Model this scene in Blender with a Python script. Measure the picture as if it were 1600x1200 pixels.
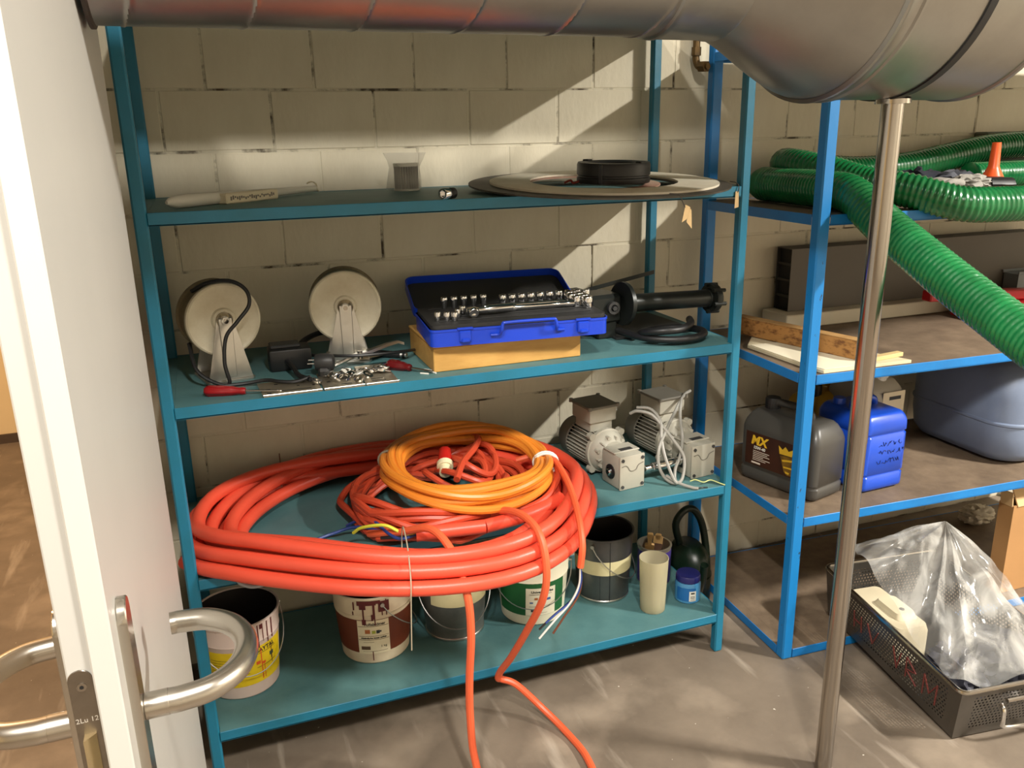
import bpy, bmesh, math, random
from mathutils import Vector, Matrix, noise
PI = math.pi
rnd = random.Random(7)
S = bpy.context.scene
COL = S.collection
for _o in list(bpy.data.objects):
    bpy.data.objects.remove(_o)

# ------------------------------------------------------------------ camera
cam = bpy.data.cameras.new('camera')
cam.sensor_fit = 'HORIZONTAL'; cam.sensor_width = 36.0
cam.lens = 1311.556549 / 1600 * 36.0
cam.clip_start = 0.02
cam_ob = bpy.data.objects.new('camera', cam); COL.objects.link(cam_ob)
_yaw, _pitch, _roll = 0.3463028527, 0.2899733320, -0.0193769272
_f = Vector((math.sin(_yaw) * math.cos(_pitch), math.cos(_yaw) * math.cos(_pitch), -math.sin(_pitch)))
_r = Vector((math.cos(_yaw), -math.sin(_yaw), 0)); _u = _r.cross(_f)
_r2 = _r * math.cos(_roll) + _u * math.sin(_roll); _u2 = -_r * math.sin(_roll) + _u * math.cos(_roll)
_m = Matrix((_r2, _u2, -_f)).transposed().to_4x4()
_m.translation = (0.131318919, -1.912613656, 1.554598976)
cam_ob.matrix_world = _m
S.camera = cam_ob

# ------------------------------------------------------------------ world, lamps, exposure
w = bpy.data.worlds.new('world'); S.world = w; w.use_nodes = True
w.node_tree.nodes['Background'].inputs[0].default_value = (1.0, 0.93, 0.82, 1)
w.node_tree.nodes['Background'].inputs[1].default_value = 0.26
def area(name, loc, sx, sy, power, col, rot=(0, 0, 0)):
    l = bpy.data.lights.new(name, 'AREA'); l.shape = 'RECTANGLE'; l.size = sx; l.size_y = sy
    l.energy = power; l.color = col
    o = bpy.data.objects.new(name, l); COL.objects.link(o); o.location = loc; o.rotation_euler = rot
    return o
LC = (1.0, 0.955, 0.875)
area('ceiling_lamp_right', (3.90, -2.25, 3.08), 0.10, 0.5, 370, LC)
area('wall_band_fill', (0.55, -2.22, 3.05), 0.10, 0.34, 75, LC)  # unseen fill light, added to brighten the left of the wall band
area('ceiling_lamp_left', (-0.38, -2.30, 3.05), 0.10, 0.5, 105, LC)
area('corridor_lamp', (-1.3, 1.4, 2.9), 0.6, 1.2, 80, (1.0, 0.66, 0.38))
S.view_settings.view_transform = 'Standard'
S.view_settings.look = 'None'
S.view_settings.gamma = 1.0
S.view_settings.use_curve_mapping = False
S.view_settings.exposure = 0.0

# ------------------------------------------------------------------ materials
def lin(c):
    return tuple(((x / 255) / 12.92 if x / 255 <= 0.04045 else ((x / 255 + 0.055) / 1.055) ** 2.4) for x in c)
MATS = {}
def mat(name, rgb, rough=0.5, metal=0.0, var=0.0, vscale=8.0, rgb2=None, bump=0.0, bscale=60.0, coat=0.0, spec=0.5, stretch=(1, 1, 1), thresh=None):
    """Principled material; colour mixed with a darker/other colour by noise, fine bump"""
    if name in MATS: return MATS[name]
    m = bpy.data.materials.new(name); m.use_nodes = True; MATS[name] = m
    nt = m.node_tree; b = nt.nodes['Principled BSDF']
    b.inputs['Roughness'].default_value = rough; b.inputs['Metallic'].default_value = metal
    b.inputs['Coat Weight'].default_value = coat
    b.inputs['Specular IOR Level'].default_value = spec
    c = lin(rgb); b.inputs['Base Color'].default_value = (*c, 1)
    tc = nt.nodes.new('ShaderNodeTexCoord'); mp = nt.nodes.new('ShaderNodeMapping')
    mp.inputs['Scale'].default_value = stretch
    nt.links.new(tc.outputs['Object'], mp.inputs['Vector'])
    if var > 0 or rgb2:
        n = nt.nodes.new('ShaderNodeTexNoise'); n.inputs['Scale'].default_value = vscale
        n.inputs['Detail'].default_value = 8; n.inputs['Roughness'].default_value = 0.65
        nt.links.new(mp.outputs[0], n.inputs['Vector'])
        rp = nt.nodes.new('ShaderNodeValToRGB')
        c2 = lin(rgb2) if rgb2 else tuple(x * (1 - var) for x in c)
        lo, hi = thresh if thresh else (0.3, 0.7)
        rp.color_ramp.elements[0].position = lo; rp.color_ramp.elements[0].color = (*c2, 1)
        rp.color_ramp.elements[1].position = hi; rp.color_ramp.elements[1].color = (*c, 1)
        nt.links.new(n.outputs['Fac'], rp.inputs[0]); nt.links.new(rp.outputs[0], b.inputs['Base Color'])
    if bump > 0:
        n2 = nt.nodes.new('ShaderNodeTexNoise'); n2.inputs['Scale'].default_value = bscale; n2.inputs['Detail'].default_value = 5
        nt.links.new(mp.outputs[0], n2.inputs['Vector'])
        bp = nt.nodes.new('ShaderNodeBump'); bp.inputs['Strength'].default_value = bump; bp.inputs['Distance'].default_value = 0.004
        nt.links.new(n2.outputs['Fac'], bp.inputs['Height']); nt.links.new(bp.outputs[0], b.inputs['Normal'])
    return m

def plastic_film(name, rgb, alpha, rough=0.12, bump=0.6, bscale=14):
    m = mat(name, rgb, rough, bump=bump, bscale=bscale, spec=0.8)
    nt = m.node_tree; b = nt.nodes['Principled BSDF']
    b.inputs['Alpha'].default_value = alpha
    return m

# ------------------------------------------------------------------ mesh helpers
def B(): return bmesh.new()
def _xf(bm, vs, M):
    if M is not None: bmesh.ops.transform(bm, matrix=M, verts=vs)
def box(bm, c, s, bev=0.0, M=None, seg=1):
    r = bmesh.ops.create_cube(bm, size=1.0); vs = r['verts']
    for v in vs: v.co = Vector((v.co.x * s[0], v.co.y * s[1], v.co.z * s[2]))
    if bev > 0:
        es = list({e for v in vs for e in v.link_edges})
        q = bmesh.ops.bevel(bm, geom=es, offset=min(bev, min(s) * 0.45), segments=seg, affect='EDGES', profile=0.5)
        vs = list({v for f in q['faces'] for v in f.verts} | {v for v in vs if v.is_valid})
    for v in vs: v.co += Vector(c)
    _xf(bm, vs, M)
    return vs
def b2(bm, lo, hi, bev=0.0, M=None, seg=1):
    c = [(a + b) / 2 for a, b in zip(lo, hi)]; s = [abs(b - a) for a, b in zip(lo, hi)]
    return box(bm, c, s, bev, M, seg)
def frame_to(d):
    d = Vector(d).normalized(); a = Vector((0, 0, 1)) if abs(d.z) < 0.95 else Vector((1, 0, 0))
    x = a.cross(d).normalized(); y = d.cross(x)
    return Matrix((x, y, d)).transposed()
def lathe(bm, prof, n=32, M=None, caps=True, closed=False):
    """prof: list of (r, z) along local z"""
    rings = []
    for r, z in prof:
        if r < 1e-6: rings.append([bm.verts.new((0, 0, z))])
        else: rings.append([bm.verts.new((r * math.cos(2 * PI * k / n), r * math.sin(2 * PI * k / n), z)) for k in range(n)])
    pairs = list(zip(rings, rings[1:])) + ([(rings[-1], rings[0])] if closed else [])
    for a, b in pairs:
        if len(a) == 1 and len(b) == 1: continue
        for k in range(n):
            k2 = (k + 1) % n
            if len(a) == 1: bm.faces.new((a[0], b[k2], b[k]))
            elif len(b) == 1: bm.faces.new((a[k], a[k2], b[0]))
            else: bm.faces.new((a[k], a[k2], b[k2], b[k]))
    if caps and not closed:
        if len(rings[0]) > 1: bm.faces.new(list(reversed(rings[0])))
        if len(rings[-1]) > 1: bm.faces.new(rings[-1])
    vs = [v for r in rings for v in r]
    _xf(bm, vs, M)
    return vs
def cyl(bm, p0, p1, r0, r1=None, n=20, M=None, bev=0.0):
    p0, p1 = Vector(p0), Vector(p1); L = (p1 - p0).length
    r1 = r0 if r1 is None else r1
    prof = [(r0, 0), (r1, L)] if bev <= 0 else [(r0 - bev, 0), (r0, bev), (r1, L - bev), (r1 - bev, L)]
    T = Matrix.Translation(p0) @ frame_to(p1 - p0).to_4x4()
    return lathe(bm, prof, n, (M @ T) if M is not None else T)
def spline(pts, sub=8, closed=False):
    """Catmull-Rom through pts"""
    P = [Vector(p) for p in pts]; out = []; n = len(P)
    rng = range(n) if closed else range(n - 1)
    for i in rng:
        p0 = P[(i - 1) % n] if (closed or i > 0) else P[0] * 2 - P[1]
        p1 = P[i]; p2 = P[(i + 1) % n]
        p3 = P[(i + 2) % n] if (closed or i + 2 < n) else P[-1] * 2 - P[-2]
        for k in range(sub):
            t = k / sub
            out.append(0.5 * ((2 * p1) + (p2 - p0) * t + (2 * p0 - 5 * p1 + 4 * p2 - p3) * t * t + (3 * p1 - p0 - 3 * p2 + p3) * t ** 3))
    if not closed: out.append(P[-1])
    return out
def tube(bm, pts, r, n=8, closed=False, caps=True, rfun=None, M=None):
    P = [Vector(p) for p in pts]; N = len(P); rings = []; x = None; L = 0
    for i in range(N):
        if closed: d = P[(i + 1) % N] - P[i - 1]
        else: d = P[min(i + 1, N - 1)] - P[max(i - 1, 0)]
        d.normalize()
        if x is None:
            a = Vector((0, 0, 1)) if abs(d.z) < 0.9 else Vector((1, 0, 0)); x = a.cross(d).normalized()
        else:
            x = (x - d * x.dot(d)); x = x.normalized() if x.length > 1e-8 else d.orthogonal().normalized()
        y = d.cross(x)
        if i: L += (P[i] - P[i - 1]).length
        ring = []
        for k in range(n):
            a = 2 * PI * k / n
            rr = rfun(L, a, i / max(1, N - 1)) if rfun else r
            ring.append(bm.verts.new(P[i] + (x * math.cos(a) + y * math.sin(a)) * rr))
        rings.append(ring)
    pr = list(zip(rings, rings[1:])) + ([(rings[-1], rings[0])] if closed else [])
    for a, b in pr:
        for k in range(n):
            k2 = (k + 1) % n; bm.faces.new((a[k], a[k2], b[k2], b[k]))
    if caps and not closed:
        bm.faces.new(list(reversed(rings[0]))); bm.faces.new(rings[-1])
    vs = [v for r_ in rings for v in r_]; _xf(bm, vs, M); return vs
def prism(bm, poly, h, M=None, bev=0.0):
    """poly: list of (x, y); extruded 0..h on z"""
    a = [bm.verts.new((x, y, 0)) for x, y in poly]; b = [bm.verts.new((x, y, h)) for x, y in poly]
    bm.faces.new(list(reversed(a))); bm.faces.new(b); n = len(poly)
    for k in range(n): bm.faces.new((a[k], a[(k + 1) % n], b[(k + 1) % n], b[k]))
    vs = a + b
    if bev > 0:
        es = list({e for v in vs for e in v.link_edges})
        q = bmesh.ops.bevel(bm, geom=es, offset=bev, segments=1, affect='EDGES')
        vs = list({v for f in q['faces'] for v in f.verts} | {v for v in vs if v.is_valid})
    _xf(bm, vs, M); return vs
def rrect(w_, h_, r, n=4, cx=0, cy=0):
    out = []
    for (sx, sy, a0) in ((1, 1, 0), (-1, 1, 90), (-1, -1, 180), (1, -1, 270)):
        for k in range(n + 1):
            a = math.radians(a0 + 90 * k / n)
            out.append((cx + sx * (w_ / 2 - r) + r * math.cos(a), cy + sy * (h_ / 2 - r) + r * math.sin(a)))
    return out
def loft(bm, sections, M=None, cap=True):
    """sections: list of equally long point lists"""
    R = [[bm.verts.new(p) for p in s] for s in sections]
    n = len(R[0])
    for a, b in zip(R, R[1:]):
        for k in range(n): bm.faces.new((a[k], a[(k + 1) % n], b[(k + 1) % n], b[k]))
    if cap: bm.faces.new(list(reversed(R[0]))); bm.faces.new(R[-1])
    vs = [v for r in R for v in r]; _xf(bm, vs, M); return vs
def blob(bm, c, rad, sub=3, amp=0.2, freq=2.0, seed=0, flat=None, M=None, ridge=False, fn=None):
    r = bmesh.ops.create_icosphere(bm, subdivisions=sub, radius=1.0); vs = r['verts']
    for v in vs:
        d = v.co.normalized()
        q = d * freq + Vector((seed * 3.1, seed * 1.7, seed * 0.9))
        k = noise.fractal(q, 0.8, 2.0, 4)
        if ridge: k = 0.5 - abs(k) * 2
        s = 1 + amp * k
        p = Vector((d.x * rad[0], d.y * rad[1], d.z * rad[2])) * s
        if fn: p = fn(p, d)
        p += Vector(c)
        if flat is not None and p.z < flat: p.z = flat + (p.z - flat) * 0.02
        v.co = p
    _xf(bm, vs, M); return vs
def textbm(s, size, depth=0.0003, align='LEFT', shear=0.0, bold=0.0):
    cu = bpy.data.curves.new('text', 'FONT'); cu.body = s; cu.size = size; cu.extrude = depth; cu.align_x = align
    cu.shear = shear; cu.offset = bold; cu.resolution_u = 3
    o = bpy.data.objects.new('text', cu); COL.objects.link(o)
    bpy.context.view_layer.update()
    me = bpy.data.meshes.new_from_object(o.evaluated_get(bpy.context.evaluated_depsgraph_get()))
    bpy.data.objects.remove(o); bpy.data.curves.remove(cu)
    bm = bmesh.new(); bm.from_mesh(me); bpy.data.meshes.remove(me)
    return bm
def join(bm, other, M=None):
    if M is not None: bmesh.ops.transform(other, matrix=M, verts=other.verts)
    me = bpy.data.meshes.new('tmp'); other.to_mesh(me); other.free(); bm.from_mesh(me); bpy.data.meshes.remove(me)

MW = {}
def mesh_of(name, bm, m, smooth=35):
    bmesh.ops.recalc_face_normals(bm, faces=bm.faces)
    me = bpy.data.meshes.new(name); bm.to_mesh(me); bm.free()
    if m is not None: me.materials.append(m)
    if smooth:
        me.polygons.foreach_set('use_smooth', [True] * len(me.polygons))
        me.set_sharp_from_angle(angle=math.radians(smooth))
    return me
def obj(name, bm, m, parent=None, world=False, smooth=35, label=None, M=None):
    """one mesh object; world=True: the mesh is in world coordinates and is moved into the parent's frame"""
    if parent is not None and world:
        bmesh.ops.transform(bm, matrix=MW[parent.name].inverted(), verts=bm.verts)
    o = bpy.data.objects.new(name, mesh_of(name, bm, m, smooth)); COL.objects.link(o)
    if parent is not None:
        o.parent = parent; MW[o.name] = MW[parent.name]
    else: MW[o.name] = Matrix.Identity(4)
    if M is not None: o.matrix_basis = M
    if label: o['label'] = label
    return o
def thing(name, label, cat, loc=(0, 0, 0), rotz=0.0, group=None):
    o = bpy.data.objects.new(name, None); COL.objects.link(o); o.empty_display_size = 0.05
    o.location = loc; o.rotation_euler = (0, 0, rotz)
    MW[o.name] = Matrix.Translation(loc) @ Matrix.Rotation(rotz, 4, 'Z')
    o['label'] = label; o['category'] = cat
    if group: o['group'] = group
    return o
def tag(o, label, cat, group=None):
    """a thing that is one mesh: put its origin at the base of the mesh"""
    o['label'] = label; o['category'] = cat
    if group: o['group'] = group
    me = o.data
    if o.location.length == 0 and me.users == 1:
        xs = [v.co.x for v in me.vertices]; ys = [v.co.y for v in me.vertices]; zs = [v.co.z for v in me.vertices]
        c = Vector(((min(xs) + max(xs)) / 2, (min(ys) + max(ys)) / 2, min(zs)))
        me.transform(Matrix.Translation(-c)); o.location = c; MW[o.name] = Matrix.Translation(c)
    return o
def struct(name, bm, m, parent=None, smooth=35):
    o = obj(name, bm, m, parent, smooth=smooth); o['kind'] = 'structure'; return o
def dup(root, loc, rotz=None, label=None, group=None):
    r = root.copy(); COL.objects.link(r); r.location = loc
    if rotz is not None: r.rotation_euler = (0, 0, rotz)
    MW[r.name] = Matrix.Translation(loc) @ Matrix.Rotation(r.rotation_euler.z, 4, 'Z')
    if label: r['label'] = label
    if group: r['group'] = group
    for ch in list(root.children):
        c = ch.copy(); COL.objects.link(c); c.parent = r; MW[c.name] = MW[r.name]
        for g in list(ch.children):
            d = g.copy(); COL.objects.link(d); d.parent = c; MW[d.name] = MW[r.name]
    return r
def Tm(x, y, z): return Matrix.Translation((x, y, z))
def Rz(a): return Matrix.Rotation(a, 4, 'Z')
def Rx(a): return Matrix.Rotation(a, 4, 'X')
def Ry(a): return Matrix.Rotation(a, 4, 'Y')

# shared materials
TEAL = mat('teal_paint', (26, 116, 150), 0.42, rgb2=(22, 102, 124), vscale=6, bump=0.08, bscale=90)
DECK = mat('teal_shelf_dusty', (88, 128, 128), 0.55, rgb2=(66, 106, 110), vscale=5, bump=0.08, bscale=120)
BLUE = mat('blue_paint', (16, 124, 196), 0.42, rgb2=(16, 106, 176), vscale=6, bump=0.08, bscale=90)
CHIP = mat('blue_chipped', (16, 124, 196), 0.45, rgb2=(40, 34, 30), vscale=26, thresh=(0.33, 0.36), stretch=(1, 1, 0.5), bump=0.1)
BOARD = mat('shelf_chipboard', (124, 106, 86), 0.7, rgb2=(96, 80, 64), vscale=14, bump=0.15, bscale=200)
STEEL = mat('brushed_steel', (176, 170, 162), 0.16, 1.0, var=0.06, vscale=60, stretch=(1, 1, 0.03))
GALV = mat('galvanised_sheet', (164, 163, 158), 0.33, 1.0, var=0.16, vscale=7, bump=0.03, bscale=12)
ZINC = mat('zinc_plate', (206, 204, 198), 0.33, 1.0, var=0.1, vscale=12)
CHROME = mat('chrome', (225, 225, 225), 0.1, 1.0)
BLACK = mat('black_rubber', (24, 24, 25), 0.45)
DARK = mat('black_plastic', (26, 27, 28), 0.4, bump=0.05)
DKGREY = mat('dark_grey_plastic', (52, 52, 52), 0.45)
WHITEP = mat('white_plastic', (222, 220, 210), 0.4)
PAPER = mat('paper', (226, 216, 190), 0.8)
CREAM = mat('door_paint', (188, 186, 180), 0.45, var=0.05, vscale=3)
REDG = mat('red_handle', (150, 18, 24), 0.3)
DRED = mat('dark_red_handle', (92, 12, 16), 0.3)
# ================================================================== SETTING
WALLP = mat('wall_paint_cream', (218, 210, 188), 0.75, rgb2=(198, 188, 164), vscale=3.5, bump=0.35, bscale=55, stretch=(1, 1, 0.45))
JOINT = mat('wall_joint_cream', (206, 198, 176), 0.85, rgb2=(70, 60, 46), vscale=16, thresh=(0.36, 0.50), bump=0.4, bscale=60, stretch=(0.6, 1, 0.6))
WALL2 = mat('wall_plaster', (186, 178, 162), 0.8, var=0.06, vscale=2)
# concrete floor with stains, pale scuffs and paint specks
FLOOR = mat('floor_concrete', (124, 111, 96), 0.62, rgb2=(92, 81, 69), vscale=2.2, bump=0.12, bscale=40)
def _floor_nodes():
    nt = FLOOR.node_tree; b = nt.nodes['Principled BSDF']
    base = b.inputs['Base Color'].links[0].from_socket
    tc = nt.nodes.new('ShaderNodeTexCoord')
    def layer(prev, scale, stretch, lo, hi, col, det=6, rotz=0.0, fac=1.0):
        mp = nt.nodes.new('ShaderNodeMapping'); mp.inputs['Scale'].default_value = stretch; mp.inputs['Rotation'].default_value = (0, 0, rotz)
        n = nt.nodes.new('ShaderNodeTexNoise'); n.inputs['Scale'].default_value = scale; n.inputs['Detail'].default_value = det
        rp = nt.nodes.new('ShaderNodeMapRange'); rp.inputs['From Min'].default_value = lo; rp.inputs['From Max'].default_value = hi
        rp.inputs['To Max'].default_value = fac
        mx = nt.nodes.new('ShaderNodeMix'); mx.data_type = 'RGBA'
        mx.inputs['B'].default_value = (*lin(col), 1)
        nt.links.new(tc.outputs['Object'], mp.inputs['Vector']); nt.links.new(mp.outputs[0], n.inputs['Vector'])
        nt.links.new(n.outputs['Fac'], rp.inputs['Value']); nt.links.new(rp.outputs[0], mx.inputs['Factor'])
        nt.links.new(prev, mx.inputs['A']); return mx.outputs['Result']
    s = layer(base, 3.2, (1, 1, 1), 0.52, 0.72, (158, 143, 125), fac=0.8)
    s = layer(s, 5, (3.2, 0.5, 1), 0.60, 0.76, (190, 178, 162), rotz=0.55, fac=0.45)
    s = layer(s, 60, (1, 1, 1), 0.755, 0.775, (210, 202, 188), det=2)
    nt.links.new(s, b.inputs['Base Color'])
_floor_nodes()
bm = B(); b2(bm, (-3.2, -4.6, -0.1), (5.2, 3.2, 0.0)); struct('floor', bm, FLOOR)
bm = B(); b2(bm, (-3.2, -4.6, 3.3), (5.2, 3.2, 3.4)); struct('ceiling', bm, WALL2)
bm = B(); b2(bm, (-0.222, 0.5375, 0.0), (5.2, 0.70, 3.3)); wall_back = struct('wall_back', bm, JOINT)
def block_mesh(L, H=0.1525):
    b = B(); box(b, (0, 0, 0), (L - 0.0045, 0.03, H), 0.0025); return mesh_of('block', b, WALLP, 30)
_bm_full = block_mesh(0.2783)
_bm_low = block_mesh(0.2783, 0.104)
for k in range(-4, 11):
    zt = 1.679 - 0.157 * k                 # top joint of this course
    zc = zt - 0.0785 if k < 10 else 0.0545
    off = 0.1825 if k % 2 == 0 else 0.0635
    off = 0.064 if k % 2 == 0 else 0.1825
    for i in range(-1, 17):
        x = off + 0.2783 * (i + 0.5)
        if x - 0.14 < -0.26 or x > 4.55: continue
        o = bpy.data.objects.new('block', _bm_full if k < 10 else _bm_low); COL.objects.link(o); o.parent = wall_back
        o.location = (x + rnd.uniform(-.0012, .0012), 0.5355 + 0.015 + rnd.uniform(-.0006, .0009), zc + rnd.uniform(-.001, .001))
        o.rotation_euler = (rnd.uniform(-.003, .003), rnd.uniform(-.004, .004), rnd.uniform(-.002, .002))
        MW[o.name] = MW[wall_back.name]
bm = B(); b2(bm, (5.05, -4.6, 0), (5.2, 0.5375, 3.3)); struct('wall_right', bm, WALL2)
bm = B(); b2(bm, (-3.2, -4.6, 0), (5.05, -4.5, 3.3)); struct('wall_front', bm, WALL2)
# beyond the end of the block wall the building goes on to the left; the door leaf hangs on a post
bm = B(); b2(bm, (-0.2, 0.70, 0), (-0.075, 3.2, 3.3)); b2(bm, (-0.2, -0.138, 0), (-0.075, 0.534, 3.3)); struct('wall_left', bm, WALL2)  # near piece is unseen, added to block the left lamp's leak onto the wall
bm = B(); b2(bm, (-0.090, -0.228, 0), (-0.018, -0.140, 3.3), .003); struct('trim_1', bm, mat('door_post_paint', (200, 196, 186), .5))
YELW = mat('corridor_wall_paint', (226, 204, 160), 0.7, var=0.05, vscale=2)
bm = B(); b2(bm, (-3.2, 3.05, 0), (-0.2, 3.2, 3.3)); struct('wall_corridor_end', bm, YELW)
bm = B(); b2(bm, (-3.2, -4.5, 0), (-3.05, 3.05, 3.3)); struct('wall_corridor_side', bm, YELW)
bm = B(); b2(bm, (-3.05, 3.035, 0), (-0.2, 3.05, 0.05)); struct('baseboard_corridor', bm, mat('baseboard_brown', (74, 60, 48), 0.6))

# ------------------------------------------------------------------ door leaf seen on its lock edge
P0 = Vector((0.018, -1.200, 0)); P1 = Vector((0.004, -0.235, 0))     # room face, lock side and hinge side
_dd = (P1 - P0).normalized(); _dn = Vector((_dd.y, -_dd.x, 0))        # along the leaf, outward to the room (+x)
MD = Matrix(((_dn.x, _dd.x, 0, P0.x), (_dn.y, _dd.y, 0, P0.y), (0, 0, 1, 0), (0, 0, 0, 1)))   # local x = out of the face, y = along the leaf
LW = (P1 - P0).length
bm = B()
b2(bm, (-0.0205, 0.0, 0.008), (0, LW, 2.05), 0.0015, MD)                       # overlapping lip
b2(bm, (-0.043, 0.014, 0.004), (-0.0207, LW - 0.014, 2.035), 0.0015, MD)       # body of the leaf
door = struct('door_1', bm, CREAM)
ALU = mat('satin_aluminium', (196, 190, 180), 0.27, 1.0, var=0.06, vscale=20)
def part(name, b, m, parent=door, label=None, smooth=35, kind=None):
    return obj(name, b, m, parent, world=True, smooth=smooth, label=label)
# long plate on the room side
HZ = 1.03
bm = B()
prism(bm, rrect(0.036, 0.235, 0.0175, 6), 0.009, MD @ Tm(0.0, 0.055, HZ + 0.005) @ Matrix(((0, 0, 1, 0), (1, 0, 0, 0), (0, 1, 0, 0), (0, 0, 0, 1))), 0.0012)
part('handle_plate', bm, ALU, label='long rounded steel plate behind the room side handle')
bm = B()
prism(bm, rrect(0.036, 0.235, 0.0175, 6), 0.009, MD @ Tm(-0.052, 0.055, HZ + 0.005) @ Matrix(((0, 0, 1, 0), (1, 0, 0, 0), (0, 1, 0, 0), (0, 0, 0, 1))), 0.0012)
part('handle_plate', bm, ALU)
def lever(sgn, x0):
    b = B()
    pts = [(x0 + sgn * .022, .060, HZ), (x0 + sgn * .034, .060, HZ), (x0 + sgn * .062, .066, HZ), (x0 + sgn * .086, .087, HZ), (x0 + sgn * .0985, .118, HZ), (x0 + sgn * .098, .150, HZ),
           (x0 + sgn * .085, .180, HZ), (x0 + sgn * .062, .200, HZ), (x0 + sgn * .034, .206, HZ), (x0 + sgn * .022, .206, HZ)]
    tube(b, spline(pts, 6), 0.0125, 18, M=MD)
    return b
h1 = part('door_handle', lever(1, 0.009), ALU, label='bent tube handle on the room side')
bm = B(); cyl(bm, (0.009, .060, HZ), (0.0315, .060, HZ), 0.0128, n=20, M=MD, bev=0.0008); part('handle_neck', bm, ALU, h1)
bm = B(); cyl(bm, (0.042, .0505, HZ + .002), (0.042, .0485, HZ + .002), 0.0032, n=10, M=MD); part('screw', bm, DKGREY, h1)
h2 = part('door_handle', lever(-1, -0.052), ALU, label='bent tube handle on the corridor side')
bm = B(); cyl(bm, (-0.052, .060, HZ), (-0.0745, .060, HZ), 0.0128, n=20, M=MD, bev=0.0008); part('handle_neck', bm, ALU, h2)
# lock face plate set in the edge
LATM = MD @ Tm(-0.0325, 0.0139, 0) @ Matrix(((1, 0, 0, 0), (0, 0, -1, 0), (0, 1, 0, 0), (0, 0, 0, 1)))   # local xy = across, up ; z = towards the camera
bm = B(); prism(bm, rrect(0.020, 0.235, 0.0095, 6, 0, HZ - .035), 0.0016, LATM, 0.0004)
lp = part('lock_plate', bm, mat('lock_plate_steel', (150, 142, 132), 0.35, 1.0, var=.15, vscale=60), label='steel lock plate let into the door edge')
bm = B(); cyl(bm, (0.0005, HZ + .066, .0012), (0.0005, HZ + .066, .0024), .0042, n=14, M=LATM); part('screw', bm, STEEL, lp)
bm = B(); cyl(bm, (0.0005, HZ + .066, .0020), (0.0005, HZ + .066, .0027), .0019, n=6, M=LATM); part('screw_socket', bm, BLACK, lp)
bm = B()
loft(bm, [[(-.0045, z, .001), (.0055, z, .001), (.0055, z, .0035), (-.0045, z, .013)] for z in (HZ - .022, HZ + .018)], LATM)
part('latch_bolt', bm, mat('brass_bolt', (196, 178, 140), .22, 1.0), lp)
bm = textbm('2Lu 12', 0.0068, 0.0001, 'CENTER'); bmesh.ops.transform(bm, matrix=LATM @ Tm(0, HZ + .030, .0018), verts=bm.verts)
part('engraving', bm, mat('engraving_bright', (225, 220, 210), .3, .6), lp, smooth=0)

# ------------------------------------------------------------------ racks
def upright(b, x, y, s, h, bev=0.004): b2(b, (x, y, 0), (x + s, y + s, h), bev)
def make_rack(name, label, loc, rotz, W_, D_, tu, H_, levels, rail_h, paint, deck, chipped=None, open_top=False):
    t = thing(name, label, 'shelf rack', loc, rotz)
    for (x, y) in ((0, 0), (W_ - tu, 0), (0, D_ - tu), (W_ - tu, D_ - tu)):
        b = B(); upright(b, x, y, tu, H_)
        obj('upright', b, chipped if (chipped and (x, y) == (0, 0)) else paint, t)
    for z in levels:
        b = B(); b2(b, (0.004, 0.002, z - 0.006), (W_ - 0.004, D_ - 0.002, z - 0.0005), 0.0)
        # notch corners by building the deck from three strips so it does not cut the uprights
        b.free(); b = B()
        b2(b, (tu + .0005, 0.003, z - 0.006), (W_ - tu - .0005, D_ - 0.003, z), 0.0006)
        b2(b, (0.003, tu + .0005, z - 0.006), (tu + .0006, D_ - tu - .0005, z), 0.0)
        b2(b, (W_ - tu - .0006, tu + .0005, z - 0.006), (W_ - 0.003, D_ - tu - .0005, z), 0.0)
        p = t
        if not (open_top and z == levels[-1]): p = obj('shelf_panel', b, deck, t)
        else: b.free()
        for yy in (0.0, D_ - 0.003):
            b = B(); b2(b, (tu, yy, z - rail_h), (W_ - tu, yy + 0.003, z + .0008), 0.0008)
            b2(b, (tu, min(yy, D_ - .02), z - rail_h), (W_ - tu, min(yy, D_ - .02) + .02, z - rail_h + .003), 0.0)
            obj('rail', b, paint, p)
        for xx in (0.0, W_ - 0.003):
            b = B(); b2(b, (xx, tu, z - rail_h), (xx + 0.003, D_ - tu, z + .0008), 0.0008)
            obj('rail', b, paint, p)
    return t
Z1, Z2, Z3, Z4 = 1.4103, 0.9854, 0.5592, 0.1330
make_rack('shelf_rack', 'teal painted steel rack with four loaded shelves against the block wall', (0, 0, 0), 0, 1.5, 0.5106, 0.0276, 2.0,
          (Z4, Z3, Z2, Z1, 1.856), 0.0272, TEAL, DECK)
R2L = (1.640, -0.110, 0); R2A = -0.0436
R2 = (0.030, 0.468, 0.900, 1.335)
make_rack('shelf_rack', 'brighter blue steel rack right of the steel pole with brown board shelves', R2L, R2A, 1.66, 0.60, 0.035, 1.85,
          R2 + (1.780,), 0.027, BLUE, BOARD, chipped=CHIP)
MR2 = Matrix.Translation(R2L) @ Rz(R2A)

# ------------------------------------------------------------------ duct, cone and pole
DY, DZ = -0.51, 1.870; RS, RB = 0.158, 0.264
dt = thing('ventilation_duct', 'silver metal air duct widening through a cone to a fat cylinder', 'duct', (0.9, DY, DZ))
DM = Tm(0, DY, DZ) @ Ry(PI / 2)       # local z -> world x
def dl(prof, n=64, caps=False):
    b = B(); lathe(b, prof, n, DM, caps=caps); return b
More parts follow.
